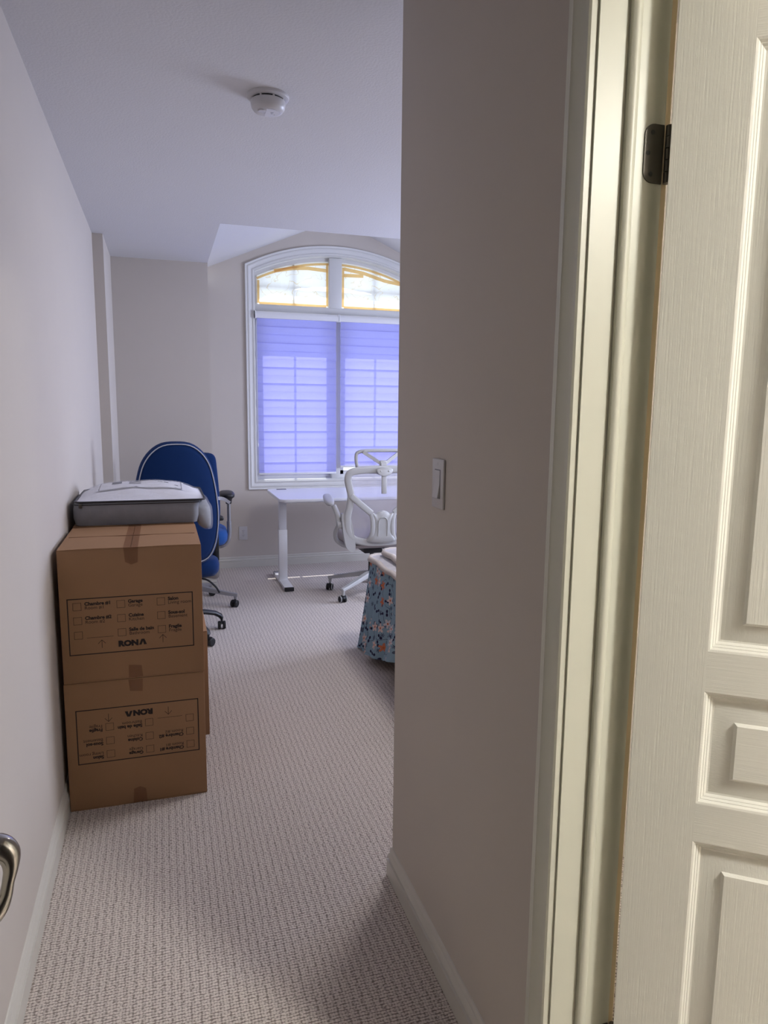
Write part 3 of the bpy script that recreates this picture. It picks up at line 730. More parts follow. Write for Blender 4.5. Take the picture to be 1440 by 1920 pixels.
# local frame: x -0.268..0.262, y -0.235..0.235, z 0..0.14
def ring(x0, x1, y0, y1, r, z, n=6, zf=None):
    pts = []
    for cx_, cy_, a0 in ((x1-r, y1-r, 0), (x0+r, y1-r, PI/2), (x0+r, y0+r, PI), (x1-r, y0+r, 1.5*PI)):
        for k in range(n+1):
            a = a0+PI/2*k/n; x, y = cx_+r*math.cos(a), cy_+r*math.sin(a)
            pts.append((x, y, z if zf is None else zf(x, y)))
    return pts
X0, X1, Y0, Y1 = -0.262, 0.215, -0.228, 0.228
mb = MB(); mb.loft([ring(X0+0.006, X1, Y0+0.006, Y1, 0.03, 0.0), ring(X0-0.002, X1+0.006, Y0-0.004, Y1+0.004, 0.034, 0.03), ring(X0-0.002, X1+0.006, Y0-0.003, Y1+0.004, 0.034, 0.065), ring(X0+0.003, X1+0.012, Y0+0.002, Y1, 0.03, 0.092)])
mb.build('side_panel', 'grey', bag, 40)
zr = ring(X0+0.004, X1+0.032, Y0+0.002, Y1, 0.032, 0.095)
MB().tube(zr, 0.0042, 8, loop=True).build('zipper', 'zip', bag, 60)
MB().tube([(p[0], p[1], p[2]-0.010) for p in ring(X0+0.001, X1+0.018, Y0-0.001, Y1+0.001, 0.032, 0.095)], 0.0022, 6, loop=True).build('piping', 'zip', bag, 60)
MB().rbox(X0+0.022, X0+0.034, Y0-0.009, Y0-0.003, 0.073, 0.090, 0.002).build('zip_pull', 'nickel', bag)
def dome(x, y, k=1.0):
    u = (x-(X0+X1+0.03)/2)/((X1+0.03-X0)/2); v = min(1, max(0, (y-Y0)/(Y1-Y0)))
    b = max(0, 1-abs(u)**3.2)*max(0, math.sin(PI*v**1.75))**0.7
    w_ = math.sin(31*x+4*y)*math.sin(17*y+9*x)+0.9*(1-abs(math.sin(14*x+23*y+1.3)))**6+0.8*(1-abs(math.sin(19*x-15*y)))**8
    return 0.097+0.052*b*k+0.0030*w_*min(1, 2*b)
def dome_sheet(z_off, k, inset, nx=56, ny=44):
    vs, fs = [], []
    for j in range(ny+1):
        for i in range(nx+1):
            x = X0+0.006+inset+(X1+0.024-X0-2*inset)*i/nx; y = Y0+0.004+inset+(Y1-Y0-0.008-2*inset)*j/ny
            vs.append((x, y, dome(x, y, k)+z_off))
    for j in range(ny):
        for i in range(nx):
            a = j*(nx+1)+i; fs.append((a, a+1, a+nx+2, a+nx+1))
    return MB().add(vs, fs)
dome_sheet(-0.006, 0.95, 0.004).build('bedding', 'fill', bag, 60)
# paper insert under the film, with faint print
vs, fs = [], []
for j in range(25):
    for i in range(41):
        x, y = -0.19+0.36*i/40, -0.05+0.19*j/24; vs.append((x, y, dome(x, y, 0.95)-0.0022))
for j in range(24):
    for i in range(40): a = j*41+i; fs.append((a, a+1, a+42, a+41))
ins = MB().add(vs, fs).build('paper_insert', 'paperins', bag, 60)
for x0, x1, y0, y1 in ((-0.18, 0.16, -0.026, -0.020), (-0.18, -0.177, -0.02, 0.14), (0.157, 0.16, -0.02, 0.14), (-0.13, -0.09, 0.05, 0.11), (-0.06, -0.01, 0.04, 0.052), (-0.06, -0.01, 0.07, 0.082), (-0.06, 0.0, 0.10, 0.112), (0.06, 0.08, 0.06, 0.08), (0.085, 0.105, 0.06, 0.08), (0.13, 0.145, 0.02, 0.04)):
    n = max(2, int((x1-x0)/0.009)+1); m_ = max(1, int((y1-y0)/0.008))
    q = MB(); q.loft([[(x0+(x1-x0)*i/n, y-0.02, dome(x0+(x1-x0)*i/n, y-0.02, 0.95)-0.0012) for i in range(n+1)] for y in [y0+(y1-y0)*z_/m_ for z_ in range(m_+1)]], closed=False, caps=False)
    q.build('faint_print', 'greyink', ins, 0)
dome_sheet(0.0, 1.0, 0.0).build('vinyl_top', 'film', bag, 60)
# clear end sagging over the edge of the box, stuffed with grey bedding
def bulge(k, grow):
    """slack clear end: a rounded bag hanging over the box edge, lower towards its tip"""
    rings = []
    for i in range(13):
        t = i/12; a_ = t*PI/2
        xx = X1-0.004+0.074*math.sin(a_)*k
        f_ = math.cos(a_)**0.45 if i < 12 else 0.02
        zt = 0.090-0.020*t*t; zb_ = 0.002-0.080*math.sin(a_)**0.5
        zc_, hh = (zt+zb_)/2, (zt-zb_)/2*(0.12+0.88*f_)+grow
        ww = 0.20*(0.20+0.80*f_)+grow
        rings.append([(xx, -0.01+ww*math.copysign(abs(math.cos(a))**0.55, math.cos(a)), zc_+hh*math.copysign(abs(math.sin(a))**0.55, math.sin(a))+0.005*math.sin(4*a+7*t)*t) for a in [2*PI*j/28 for j in range(28)]])
    return MB().loft(rings)
bulge(0.9, -0.006).build('bedding_end', 'fillgrey', bag, 60)
bulge(1.0, 0.0).build('vinyl_end', 'film', bag, 60)

# ================================================================== OFFICE CHAIR PARTS
def caster(mb_tuple_parent, pos, ang, white=False):
    x, y = pos; c = Matrix.Translation((x, y, 0)) @ Matrix.Rotation(ang, 4, 'Z')
    mbc = MB()
    for s_ in (-1, 1):
        mbc.lathe([(0, s_*0.006), (0.022, s_*0.006), (0.026, s_*0.010), (0.026, s_*0.021), (0.021, s_*0.025), (0, s_*0.025)], (-0.012, 0, 0.026), 20, 'y')
    mbc.xf(c); cs = mbc.build('caster', 'rubber', mb_tuple_parent, 35)
    hood = MB()
    pr = [(-0.012+0.029*math.cos(t), 0.026+0.029*math.sin(t)) for t in [0.1+2.6*i/12 for i in range(13)]]+[(-0.012+0.02*math.cos(t), 0.026+0.02*math.sin(t)) for t in [2.7-2.6*i/12 for i in range(13)]]
    hood.prism(pr, -0.005, 0.005, 'xz').cyl((0, 0, 0.045), (0, 0, 0.075), 0.007, 0.009, 10).xf(c)
    hood.build('caster_hood', 'dark', mb_tuple_parent, 35)
    if white:
        for s_ in (-1, 1):
            MB().lathe([(0.0265, s_*0.0205), (0.0275, s_*0.0215), (0.0275, s_*0.0245), (0.0225, s_*0.0255)], (-0.012, 0, 0.0275), 20, 'y', False).xf(c).build('caster_ring', 'chairwhite', mb_tuple_parent, 35)

def star_base(t, R, a0, mat, style, hub_z=0.10, white=False):
    for k in range(5):
        a = a0+2*PI*k/5; ca, sa = math.cos(a), math.sin(a)
        if style == 'curved':
            pts = [(r*ca, r*sa, z) for r, z in ((0.02, 0.135), (0.10, 0.140), (0.19, 0.128), (0.255, 0.110), (R-0.012, 0.088), (R, 0.070))]
            sc = [1.15, 1.1, 1.0, 0.95, 0.9, 0.75]
            pr = [(0.024*math.cos(q), 0.017*math.sin(q)) for q in [2*PI*i/12 for i in range(12)]]
        else:
            pts = [(r*ca, r*sa, z) for r, z in ((0.02, hub_z+0.045), (0.08, hub_z+0.035), (R-0.05, hub_z-0.010), (R, hub_z-0.018), (R+0.014, hub_z-0.02))]
            sc = [1.5, 1.35, 0.9, 0.8, 0.7]
            pr = [(-0.019, -0.012), (0.019, -0.012), (0.021, -0.004), (0.014, 0.013), (-0.014, 0.013), (-0.021, -0.004)]
        leg = MB().tube(pts, sc, prof=pr, up=(0, 0, 1)).build('base_leg', mat, t, 40)
        if style != 'curved': MB().cyl((R*ca, R*sa, hub_z-0.020), (R*ca, R*sa, 0.055), 0.014, 0.010, 12).build('caster_socket', mat, leg)
        caster(leg, (R*ca, R*sa), a+1.2+k*0.9, white)
    MB().lathe([(0, hub_z-0.01), (0.045, hub_z-0.01), (0.048, hub_z+0.02), (0.042, hub_z+0.055), (0, hub_z+0.06)], n=24).build('hub', mat, t)

def outline_pad(outline, y_of, thick, mat, name, par, puff=0.35, smooth=60):
    """upholstered slab from a closed x-z outline; rings shrink towards both faces"""
    cx_ = sum(p[0] for p in outline)/len(outline); cz_ = sum(p[1] for p in outline)/len(outline)
    rings = []
    for sc, dy in ((0.0, -0.5), (0.55, -0.5), (0.86, -0.47), (0.96, -0.36), (1.0, -0.12), (1.0, 0.12), (0.96, 0.36), (0.86, 0.47), (0.55, 0.5), (0.0, 0.5)):
        sc = max(sc, 0.002)
        rings.append([(cx_+(x-cx_)*sc, y_of(cx_+(x-cx_)*sc, cz_+(z-cz_)*sc)+dy*thick, cz_+(z-cz_)*sc) for x, z in outline])
    return MB().loft(rings).build(name, mat, par, smooth)

# ---------------------------------------------- blue task chair with rounded, piped backrest
c1 = thing('office_chair', 'navy blue office chair with tall rounded backrest, pale piping and black base', 'office chair', (0.042, 4.43, 0), math.radians(7), 'blue office chairs in the corner')
half = [(0.0, 1.222), (0.075, 1.213), (0.135, 1.172), (0.180, 1.105), (0.205, 1.02), (0.222, 0.92), (0.232, 0.80), (0.226, 0.68), (0.205, 0.585), (0.165, 0.52), (0.09, 0.495)]
outl = half + [(0.0, 0.49)] + [(-x, z) for x, z in half[:0:-1]]
outl = smooth_closed([(x*1.05, z) for x, z in outl], 3)
yb = lambda x, z: -0.225+0.35*x*x*1.6+0.10*(z-0.75)**2-0.05*(z-0.5)
outline_pad(outl, yb, 0.080, 'blue', 'backrest', c1)
for dy in (-0.034, 0.034):
    MB().tube([(x*0.945, yb(x*0.945, z)+dy, 0.86+(z-0.86)*0.958) for x, z in outl], 0.0034, 6, loop=True).build('piping', 'piping', c1, 60)
seat = [(-0.24, -0.17), (-0.15, -0.215), (0.15, -0.215), (0.24, -0.17), (0.262, 0.0), (0.255, 0.17), (0.20, 0.24), (0.0, 0.255), (-0.20, 0.24), (-0.255, 0.17), (-0.262, 0.0)]
seat = smooth_closed(seat, 3)
def seat_pad(t, outl_, z0, z1, mat, sink=0.008):
    rings = []
    for sc, f in ((0.002, 0.0), (0.7, 0.0), (0.93, 0.04), (0.99, 0.25), (1.0, 0.55), (0.975, 0.85), (0.90, 0.98), (0.6, 1.0), (0.002, 0.96)):
        rings.append([(x*sc, y*sc, z0+(z1-z0)*f-(0.02*(y*sc/0.25)**3 if y > 0.1 else 0)) for x, y in outl_])
    return MB().loft(rings).build('seat', mat, t, 60)
seat_pad(c1, seat, 0.405, 0.515, 'blue')
star_base(c1, 0.302, math.atan2(0.096, 0.284)-math.radians(7), 'dark', 'curved')
MB().lathe([(0, 0.12), (0.025, 0.12), (0.025, 0.27), (0.016, 0.27), (0.016, 0.37), (0, 0.37)], n=20).build('gas_column', 'dark', c1)
MB().rbox(-0.09, 0.09, -0.12, 0.10, 0.355, 0.408, 0.012).build('tilt_mechanism', 'dark', c1)
MB().tube([(0.0, -0.10, 0.37), (0.0, -0.20, 0.40), (0.0, -0.255, 0.50), (0.0, -0.262, 0.62)], [1, 1, 1, 0.8], prof=[(-0.035, -0.008), (0.035, -0.008), (0.035, 0.008), (-0.035, 0.008)], up=(1, 0, 0)).build('back_support', 'dark', c1)
MB().tube(smooth_open([(0.08, -0.03, 0.375), (0.18, -0.05, 0.36), (0.235, -0.06, 0.315), (0.262, -0.062, 0.27)]), 0.006, 8).build('lever', 'dark', c1)
for s_ in (-1, 1):
    sg = lambda pts: [(s_*x, y, z) for x, y, z in pts]
    ar = MB().tube(sg(smooth_open([(0.10, -0.02, 0.392), (0.20, -0.03, 0.378), (0.244, -0.04, 0.372), (0.252, -0.045, 0.40), (0.250, -0.05, 0.52)])), 1.0, prof=[(-0.016, -0.006), (0.016, -0.006), (0.016, 0.006), (-0.016, 0.006)], up=(0, 1, 0)).build('arm_bracket', 'alu', c1, 50)
    MB().rbox(s_*0.246-0.019, s_*0.246+0.019, -0.075, -0.025, 0.475, 0.705, 0.008).build('arm_sleeve', 'dark', c1)
    MB().tube(sg(smooth_open([(0.236, -0.06, 0.70), (0.246, -0.07, 0.76), (0.236, -0.09, 0.82), (0.215, -0.12, 0.85)])), 0.0065, 8).build('arm_rod', 'alu', c1)
    MB().tube(sg(smooth_open([(0.205, -0.13, 0.862), (0.25, -0.10, 0.868), (0.30, -0.06, 0.858), (0.345, -0.02, 0.828)])), 1.0, prof=[(-0.010, -0.005), (0.010, -0.005), (0.010, 0.005), (-0.010, 0.005)], up=(0, 1, 0)).build('arm_loop', 'alu', c1, 50)
    MB().rbox(s_*0.275-0.035, s_*0.275+0.035, -0.02, 0.10, 0.715, 0.742, 0.011, 3).build('arm_pad', 'dark', c1)

# ---------------------------------------------- second blue chair, square top back, grey base and arm posts
c2 = thing('office_chair', 'blue office chair with square-topped backrest, grey metal base and padded arms', 'office chair', (0.145, 5.085, 0), 0, 'blue office chairs in the corner')
half = [(0.0, 1.118), (0.10, 1.116), (0.165, 1.108), (0.192, 1.080), (0.200, 1.02), (0.208, 0.92), (0.216, 0.80), (0.217, 0.70), (0.205, 0.60), (0.16, 0.56), (0.08, 0.55)]
outl2 = smooth_closed(half + [(0.0, 0.548)] + [(-x, z) for x, z in half[:0:-1]], 3)
yb2 = lambda x, z: -0.20+0.5*x*x+0.12*(z-0.8)**2-0.06*(z-0.55)
outline_pad(outl2, yb2, 0.060, 'blue', 'backrest', c2)
seat2 = smooth_closed([(x*1.06, y) for x, y in [(-0.24, -0.17), (-0.15, -0.215), (0.15, -0.215), (0.24, -0.17), (0.262, 0.0), (0.255, 0.17), (0.20, 0.24), (0.0, 0.255), (-0.20, 0.24), (-0.255, 0.17), (-0.262, 0.0)]], 3)
seat_pad(c2, seat2, 0.468, 0.575, 'blueseat')
star_base(c2, 0.325, math.atan2(-0.072, 0.323), 'alu', 'flat', 0.105)
MB().lathe([(0, 0.12), (0.028, 0.12), (0.028, 0.29), (0.016, 0.29), (0.016, 0.43), (0, 0.43)], n=20).build('gas_column', 'dark', c2)
MB().rbox(-0.10, 0.10, -0.13, 0.12, 0.415, 0.47, 0.012).build('tilt_mechanism', 'dark', c2)
MB().tube([(0.0, -0.11, 0.43), (0.0, -0.19, 0.45), (0.0, -0.235, 0.54), (0.0, -0.243, 0.66)], [1, 1, 1, 0.8], prof=[(-0.04, -0.008), (0.04, -0.008), (0.04, 0.008), (-0.04, 0.008)], up=(1, 0, 0)).build('back_support', 'dark', c2)
for s_ in (-1, 1):
    sg = lambda pts: [(s_*x, y, z) for x, y, z in pts]
    MB().tube(sg(smooth_open([(0.09, -0.02, 0.44), (0.20, -0.05, 0.44), (0.262, -0.06, 0.462), (0.284, -0.06, 0.52), (0.286, -0.06, 0.62)])), 0.0165, 12).build('arm_post', 'alu', c2, 60)
    MB().cyl((s_*0.286, -0.06, 0.60), (s_*0.286, -0.06, 0.775), 0.0125).build('arm_tube', 'alu', c2)
    MB().lathe([(0, 0.745), (0.020, 0.745), (0.024, 0.775), (0.03, 0.785), (0, 0.785)], (s_*0.286, -0.06, 0), 16).build('pad_bracket', 'dark', c2)
    MB().ellipsoid((s_*0.278, -0.02, 0.806), (0.052, 0.125, 0.024), 24, 12, 0.7).build('arm_pad', 'dark', c2, 60)

# ================================================================== STANDING DESK
dk = thing('standing_desk', 'white standing desk with steel legs in front of the window', 'desk', (1.53, 5.62, 0))
poly = []
for cx_, cy_, a0 in ((0.70-0.05, 0.36-0.05, 0), (-0.70+0.05, 0.36-0.05, PI/2), (-0.70+0.05, -0.36+0.05, PI), (0.70-0.05, -0.36+0.05, 1.5*PI)):
    for k in range(6): poly.append((cx_+0.05*math.cos(a0+PI/2*k/5), cy_+0.05*math.sin(a0+PI/2*k/5)))
mb = MB(); mb.loft([[(x*s_, y*s_, z) for x, y in poly] for s_, z in ((0.996, 0.708), (1.0, 0.711), (1.0, 0.727), (0.997, 0.7305))])
mb.build('desk_top', 'laminate', dk, 40)
MB().rbox(-0.62, -0.54, 0.298, 0.334, 0.7295, 0.734, 0.0015).build('cable_grommet', 'greyink', dk)
MB().rbox(-0.60, 0.60, -0.05, 0.05, 0.66, 0.695, 0.004).build('crossbar', 'white', dk)
for s_ in (-1, 1):
    xl = s_*0.625
    lg = MB().rbox(xl-0.034, xl+0.034, -0.024, 0.024, 0.028, 0.44, 0.004).build('leg', 'white', dk)
    MB().rbox(xl-0.030, xl+0.030, -0.020, 0.020, 0.43, 0.70, 0.003).build('inner_column', 'white', lg)
    MB().rbox(xl-0.03, xl+0.03, -0.29, 0.29, 0.692, 0.708, 0.002).build('bracket', 'white', lg)
    ft = MB().rbox(xl-0.036, xl+0.036, -0.285, 0.265, 0.006, 0.032, 0.003).build('foot', 'white', dk)
    for y0, y1 in ((-0.306, -0.282), (0.262, 0.286)): MB().rbox(xl-0.0365, xl+0.0365, y0, y1, 0.004, 0.0325, 0.003).build('foot_cap', 'dark', ft)
    for yy in (-0.24, 0.22): MB().cyl((xl, yy, 0), (xl, yy, 0.008), 0.014).build('glide', 'dark', ft)

# ================================================================== WHITE MESH CHAIR
wc = thing('mesh_office_chair', 'white mesh office chair with headrest and white base at the desk', 'office chair', (1.508, 5.11, 0))
YB = -0.26
yw = lambda z: YB + 0.02*math.cos((z-0.45)*5.0) - 0.04*max(0, z-0.8)
def bar(pts, w, th, name, par=wc, mat='chairwhite', n=5, up=(0, 1, 0)):
    P = smooth_open([(p[0], yw(p[1])+(p[2] if len(p) > 2 else 0), p[1]) for p in pts], n)
    pr = [(w/2*math.copysign(abs(math.cos(a))**0.6, math.cos(a)), th/2*math.copysign(abs(math.sin(a))**0.6, math.sin(a))) for a in [2*PI*i/14 for i in range(14)]]
    return MB().tube(P, 1.0, prof=pr, up=up).build(name, mat, par, 60)
# backrest outer frame
fr = [(0.0, 0.988), (0.12, 0.984), (0.21, 0.976), (0.252, 0.958), (0.262, 0.915), (0.250, 0.860), (0.236, 0.80), (0.243, 0.72), (0.256, 0.65), (0.252, 0.56), (0.215, 0.485), (0.12, 0.452), (0.0, 0.445)]
full = fr + [(-x, z) for x, z in fr[-2:0:-1]]
P = smooth_closed([(x, yw(z), z) for x, z in full], 4)
pr = [(0.026*math.copysign(abs(math.cos(a))**0.6, math.cos(a)), 0.014*math.copysign(abs(math.sin(a))**0.6, math.sin(a))) for a in [2*PI*i/14 for i in range(14)]]
MB().tube(P, 1.0, prof=pr, up=(0, 1, 0), loop=True).build('back_frame', 'chairwhite', wc, 60)
# mesh membrane
rows = []
for j in range(17):
    z = 0.46+(0.975-0.46)*j/16
    xs_ = [p for p in fr]
    hw = 0.2
    for a, b in zip(fr[:-1], fr[1:]):
        if b[1] <= z <= a[1]: hw = a[0]+(b[0]-a[0])*(z-a[1])/(b[1]-a[1]+1e-9)
    if z > 0.958: hw = 0.235
    rows.append([(hw*(2*i/12-1), yw(z)+0.012+0.02*(1-(2*i/12-1)**2), z) for i in range(13)])
MB().loft(rows, closed=False, caps=False).build('mesh_back', 'meshwhite', wc, 60)
for s_ in (-1, 1):
    bar([(s_*0.238, 0.800, -0.008), (s_*0.165, 0.735, -0.018), (s_*0.085, 0.668, -0.024)], 0.046, 0.018, 'brace')
    bar([(s_*0.085, 0.668, -0.024), (s_*0.075, 0.60, -0.03), (s_*0.078, 0.52, -0.03), (s_*0.10, 0.462, -0.012)], 0.034, 0.022, 'brace')
# lumbar plate
lp = [(0.0, 0.687), (0.03, 0.680), (0.055, 0.664), (0.082, 0.672), (0.075, 0.60), (0.078, 0.51), (0.10, 0.462), (0.05, 0.450)]
lpo = smooth_closed(lp + [(0.0, 0.447)] + [(-x, z) for x, z in lp[:0:-1]], 3)
rings = []
for sc, dy in ((0.002, -0.040), (0.6, -0.040), (0.93, -0.036), (1.0, -0.026), (1.0, -0.016), (0.9, -0.012), (0.002, -0.012)):
    rings.append([(x*sc, yw(0.56+(z-0.56)*sc)+dy, 0.56+(z-0.56)*sc) for x, z in lpo])
lum = MB().loft(rings).build('lumbar_plate', 'chairwhite', wc, 60)
MB().tube(smooth_open([(-0.034, yw(0.5)-0.041, 0.50), (-0.034, yw(0.6)-0.043, 0.60), (-0.02, yw(0.62)-0.043, 0.632), (0.0, yw(0.62)-0.044, 0.638), (0.02, yw(0.62)-0.043, 0.632), (0.034, yw(0.6)-0.043, 0.60), (0.034, yw(0.5)-0.041, 0.50)]), 0.0028, 8).build('rib', 'chairwhite', lum, 60)
# headrest bracket, stem and frame
br = smooth_closed([(-0.055, 0.992), (0.0, 1.0), (0.055, 0.992), (0.058, 0.968), (0.036, 0.948), (0.0, 0.938), (-0.036, 0.948), (-0.058, 0.968)], 3)
MB().loft([[(x*s_, yw(0.97)+dy, 0.97+(z-0.97)*s_) for x, z in br] for s_, dy in ((0.9, -0.034), (1.0, -0.028), (1.0, 0.018), (0.9, 0.022))]).build('headrest_bracket', 'chairwhite', wc, 50)
for s_ in (-1, 1): MB().ellipsoid((s_*0.030, yw(0.97)-0.034, 0.976), (0.007, 0.004, 0.007), 12, 8).build('bolt', 'chairwhite', wc)
MB().rbox(-0.019, 0.019, yw(0.88)-0.034, yw(0.88)-0.018, 0.812, 0.95, 0.005).build('slide_strip', 'chairwhite', wc)
MB().tube(smooth_open([(0, yw(0.97)-0.005, 0.98), (0, yw(0.97)+0.0, 1.02), (0, yw(0.97)+0.02, 1.045)]), 1.0, prof=[(-0.020, -0.009), (0.020, -0.009), (0.020, 0.009), (-0.020, 0.009)], up=(0, 1, 0)).build('headrest_stem', 'chairwhite', wc)
hy = yw(1.0)+0.05
hd = smooth_closed([(0.0, hy, 1.118), (0.12, hy+0.004, 1.116), (0.172, hy+0.008, 1.106), (0.188, hy+0.010, 1.085), (0.186, hy+0.010, 1.03), (0.170, hy+0.008, 0.985), (0.12, hy+0.004, 0.968), (0.0, hy, 0.962), (-0.12, hy+0.004, 0.968), (-0.170, hy+0.008, 0.985), (-0.186, hy+0.010, 1.03), (-0.188, hy+0.010, 1.085), (-0.172, hy+0.008, 1.106), (-0.12, hy+0.004, 1.116)], 4)
MB().tube(hd, 1.0, prof=[(0.013*math.cos(a), 0.011*math.sin(a)) for a in [2*PI*i/10 for i in range(10)]], up=(0, 1, 0), loop=True).build('headrest_frame', 'chairwhite', wc, 60)
MB().loft([[(0.176*(2*i/10-1), hy+0.012+0.012*(1-(2*i/10-1)**2), z) for i in range(11)] for z in (0.972, 1.005, 1.04, 1.075, 1.108)], closed=False, caps=False).build('headrest_mesh', 'meshwhite', wc, 60)
for s_ in (-1, 1):
    MB().tube([(s_*0.018, hy-0.035, 1.028), (s_*0.075, hy-0.02, 1.066), (s_*0.140, hy-0.004, 1.108)], 1.0, prof=[(-0.012, -0.007), (0.012, -0.007), (0.012, 0.007), (-0.012, 0.007)], up=(0, 1, 0)).build('headrest_arm', 'chairwhite', wc, 50)
MB().rbox(-0.026, 0.026, hy-0.046, hy-0.022, 1.002, 1.048, 0.007).build('headrest_joint', 'chairwhite', wc)
# seat
seat3 = smooth_closed([(-0.23, -0.19), (-0.15, -0.22), (0.15, -0.22), (0.23, -0.19), (0.25, 0.0), (0.245, 0.18), (0.20, 0.24), (0.0, 0.255), (-0.20, 0.24), (-0.245, 0.18), (-0.25, 0.0)], 3)
seat_pad(wc, seat3, 0.42, 0.49, 'seatgrey')
MB().loft([[(x*s_, y*s_-0.0, z) for x, y in seat3] for s_, z in ((0.9, 0.398), (0.97, 0.402), (0.98, 0.425))]).build('seat_shell', 'seatgrey', wc, 50)
MB().rbox(-0.10, 0.10, -0.14, 0.12, 0.345, 0.400, 0.012).build('tilt_mechanism', 'dark', wc)
MB().lathe([(0, 0.10), (0.026, 0.10), (0.026, 0.26), (0.016, 0.26), (0.016, 0.36), (0, 0.36)], n=20).build('gas_column', 'dark', wc)
# flip-up arms
for s_ in (-1, 1):
    cov = smooth_closed([(s_*x, z) for x, z in [(0.298, 0.668), (0.262, 0.650), (0.236, 0.643), (0.224, 0.60), (0.208, 0.52), (0.197, 0.43), (0.205, 0.388), (0.235, 0.392), (0.268, 0.43), (0.292, 0.56)]], 3)
    MB().loft([[(cx_, YB+dy+0.02, cz_) for cx_, cz_ in cov] for dy in (-0.014, 0.03)]).build('arm_side_cover', 'chairwhite', wc, 50)
    MB().cyl((s_*0.250, YB+0.05, 0.585), (s_*0.325, YB+0.05, 0.585), 0.029, 0.027, 24).build('arm_pivot', 'chairwhite', wc, 50)
    MB().tube(smooth_open([(s_*0.312, YB+0.05, 0.60), (s_*0.318, YB+0.07, 0.66), (s_*0.335, YB+0.11, 0.715)]), [1.0]*11, prof=[(0.019*math.cos(a), 0.013*math.sin(a)) for a in [2*PI*i/12 for i in range(12)]], up=(0, 1, 0)).build('arm_stalk', 'chairwhite', wc, 60)
    ap = MB().ellipsoid((0, 0, 0), (0.036, 0.15, 0.022), 24, 14, 0.75)
    ap.xf(Matrix.Translation((s_*0.352, YB+0.205, 0.748)) @ Matrix.Rotation(-s_*-0.12, 4, 'Z') @ Matrix.Rotation(0.12, 4, 'X')).build('arm_pad', 'chairwhite', wc, 60)
    MB().tube(smooth_open([(s_*0.315, YB+0.06, 0.570), (s_*0.325, YB+0.10, 0.52), (s_*0.305, YB+0.15, 0.455), (s_*0.25, YB+0.16, 0.41), (s_*0.20, YB+0.14, 0.395)]), [1.0]*21, prof=[(0.016*math.cos(a), 0.012*math.sin(a)) for a in [2*PI*i/12 for i in range(12)]], up=(0, 1, 0)).build('arm_support', 'chairwhite', wc, 60)
star_base(wc, 0.345, math.atan2(-0.215, -0.287), 'chairwhite', 'flat', 0.118, True)
# paper label lying on the leg that points to the desk leg
aa = math.atan2(-0.215, -0.287)-2*PI/5
lb = MB().add([(0.14, -0.018, 0.147), (0.31, -0.016, 0.124), (0.31, 0.016, 0.124), (0.14, 0.018, 0.147)], [(0, 1, 2, 3)]).xf(Matrix.Rotation(aa, 4, 'Z')).build('paper_label', 'labelpaper', wc, 0)
for k in range(6):
    MB().add([(0.18+0.018*k, -0.010, 0.1422-0.0024*k), (0.192+0.018*k, -0.010, 0.1406-0.0024*k), (0.192+0.018*k, 0.006, 0.1406-0.0024*k), (0.18+0.018*k, 0.006, 0.1422-0.0024*k)], [(0, 1, 2, 3)]).xf(Matrix.Rotation(aa, 4, 'Z')).build('label_print', 'greyink', lb, 0)

# ================================================================== BED
bed = thing('bed', 'bed with blue floral skirt and white quilt behind the corridor wall', 'bed', (1.16, 3.22, 0))
# local: foot at x=0, y -0.70..0.70, runs to x=1.95
MB().rbox(0.03, 1.95, -0.68, 0.66, 0.10, 0.50, 0.04, 3).build('mattress', 'mattress', bed)
for x in (0.10, 1.88):
    for y in (-0.62, 0.60): MB().cyl((x, y, 0), (x, y, 0.11), 0.022).build('leg', 'dark', bed)
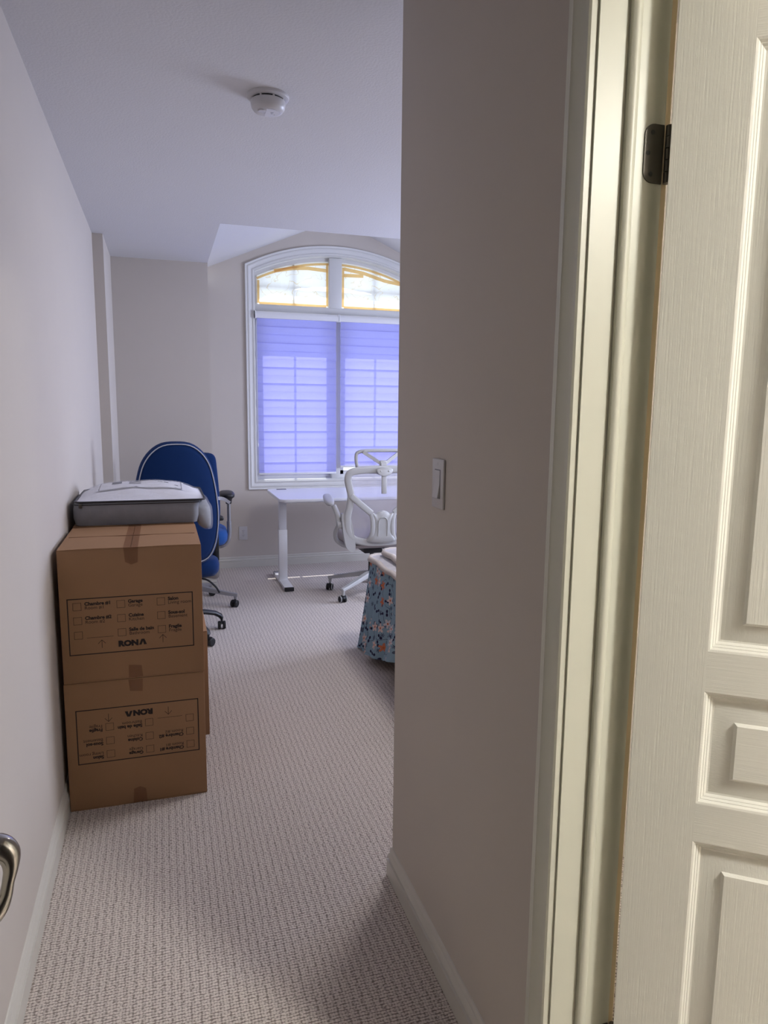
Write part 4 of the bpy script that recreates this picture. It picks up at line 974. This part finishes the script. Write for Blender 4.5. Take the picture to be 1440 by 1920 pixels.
# skirt hanging round foot and both sides; path parameter s runs along the hem
path = []
def skirt_path(flare):
    pts = []
    e = 0.01
    for i in range(30): pts.append((1.9-(1.9+e)*i/30, -0.70-e-flare, 0, -1))
    for i in range(45): pts.append((-e-flare, -0.70+1.40*i/44, -1, 0))
    for i in range(30): pts.append((1.9*(i+1)/30, 0.70+e+flare*0.6, 0, 1))
    return pts
base_p = skirt_path(0)
NV = 14; vs, uvs, fs = [], [], []
acc = [0]
for a, b in zip(base_p[:-1], base_p[1:]): acc.append(acc[-1]+math.hypot(a[0]-b[0], a[1]-b[1]))
for i, (x, y, nx, ny) in enumerate(base_p):
    s_ = acc[i]
    for j in range(NV+1):
        t = j/NV
        fold = (0.030*math.sin(s_*19+0.6)+0.014*math.sin(s_*43+1.0))*t
        d_ = 0.075*t**1.2+fold
        corner = 0.0
        if nx == -1 and y > 0.5: corner = (y-0.5)/0.2
        z = 0.555-(0.55-0.012*math.sin(s_*14+2.0)-max(0, min(0.16, 0.24*(0.62-y)))*(1 if nx == -1 else 0))*t
        z = max(0.006, z-0.004)
        vs.append((x+nx*d_, y+ny*d_*0.4-0.05*corner*t*0, z)); uvs.append((s_, t*0.55))
m = NV+1
for i in range(len(base_p)-1):
    for j in range(NV): a = i*m+j; fs.append((a, a+1, a+m+1, a+m))
MB().add(vs, fs).build('bed_skirt', 'floral', bed, 60, uv=uvs)
# pale hem band
# quilt: two folded layers on top with bound edges
def quilt(z0, x0, y1, th, name):
    nx_, ny_ = 24, 20; rows = []
    vs, fs = [], []
    for j in range(ny_+1):
        for i in range(nx_+1):
            x = x0+(1.95-x0)*i/nx_; y = -0.68+(y1+0.68)*j/ny_
            e = min(1, (x-x0)/0.12)*min(1, (y1-y)/0.12)
            vs.append((x, y, z0+th*(0.55+0.45*math.sqrt(max(0, e)))+0.006*math.sin(21*x)*math.sin(17*y)*e))
    for j in range(ny_):
        for i in range(nx_): a = j*(nx_+1)+i; fs.append((a, a+1, a+nx_+2, a+nx_+1))
    top = MB().add(vs, fs)
    q = top.build(name, 'quilt', bed, 60)
    edge = [(x0, -0.68+(y1+0.68-0.05)*i/16, z0+th*0.35+0.006*math.sin(i*1.9)) for i in range(17)]+[(x0+0.015, y1-0.015, z0+th*0.35), (x0+0.05, y1, z0+th*0.35)]+[(x0+0.05+(1.9-x0)*i/16, y1, z0+th*0.35) for i in range(1, 17)]
    MB().tube(edge, 0.017, 8).build('binding', 'quiltedge', q, 60)
quilt(0.535, -0.022, 0.715, 0.045, 'quilt')
quilt(0.575, 0.045, 0.66, 0.055, 'quilt_fold')
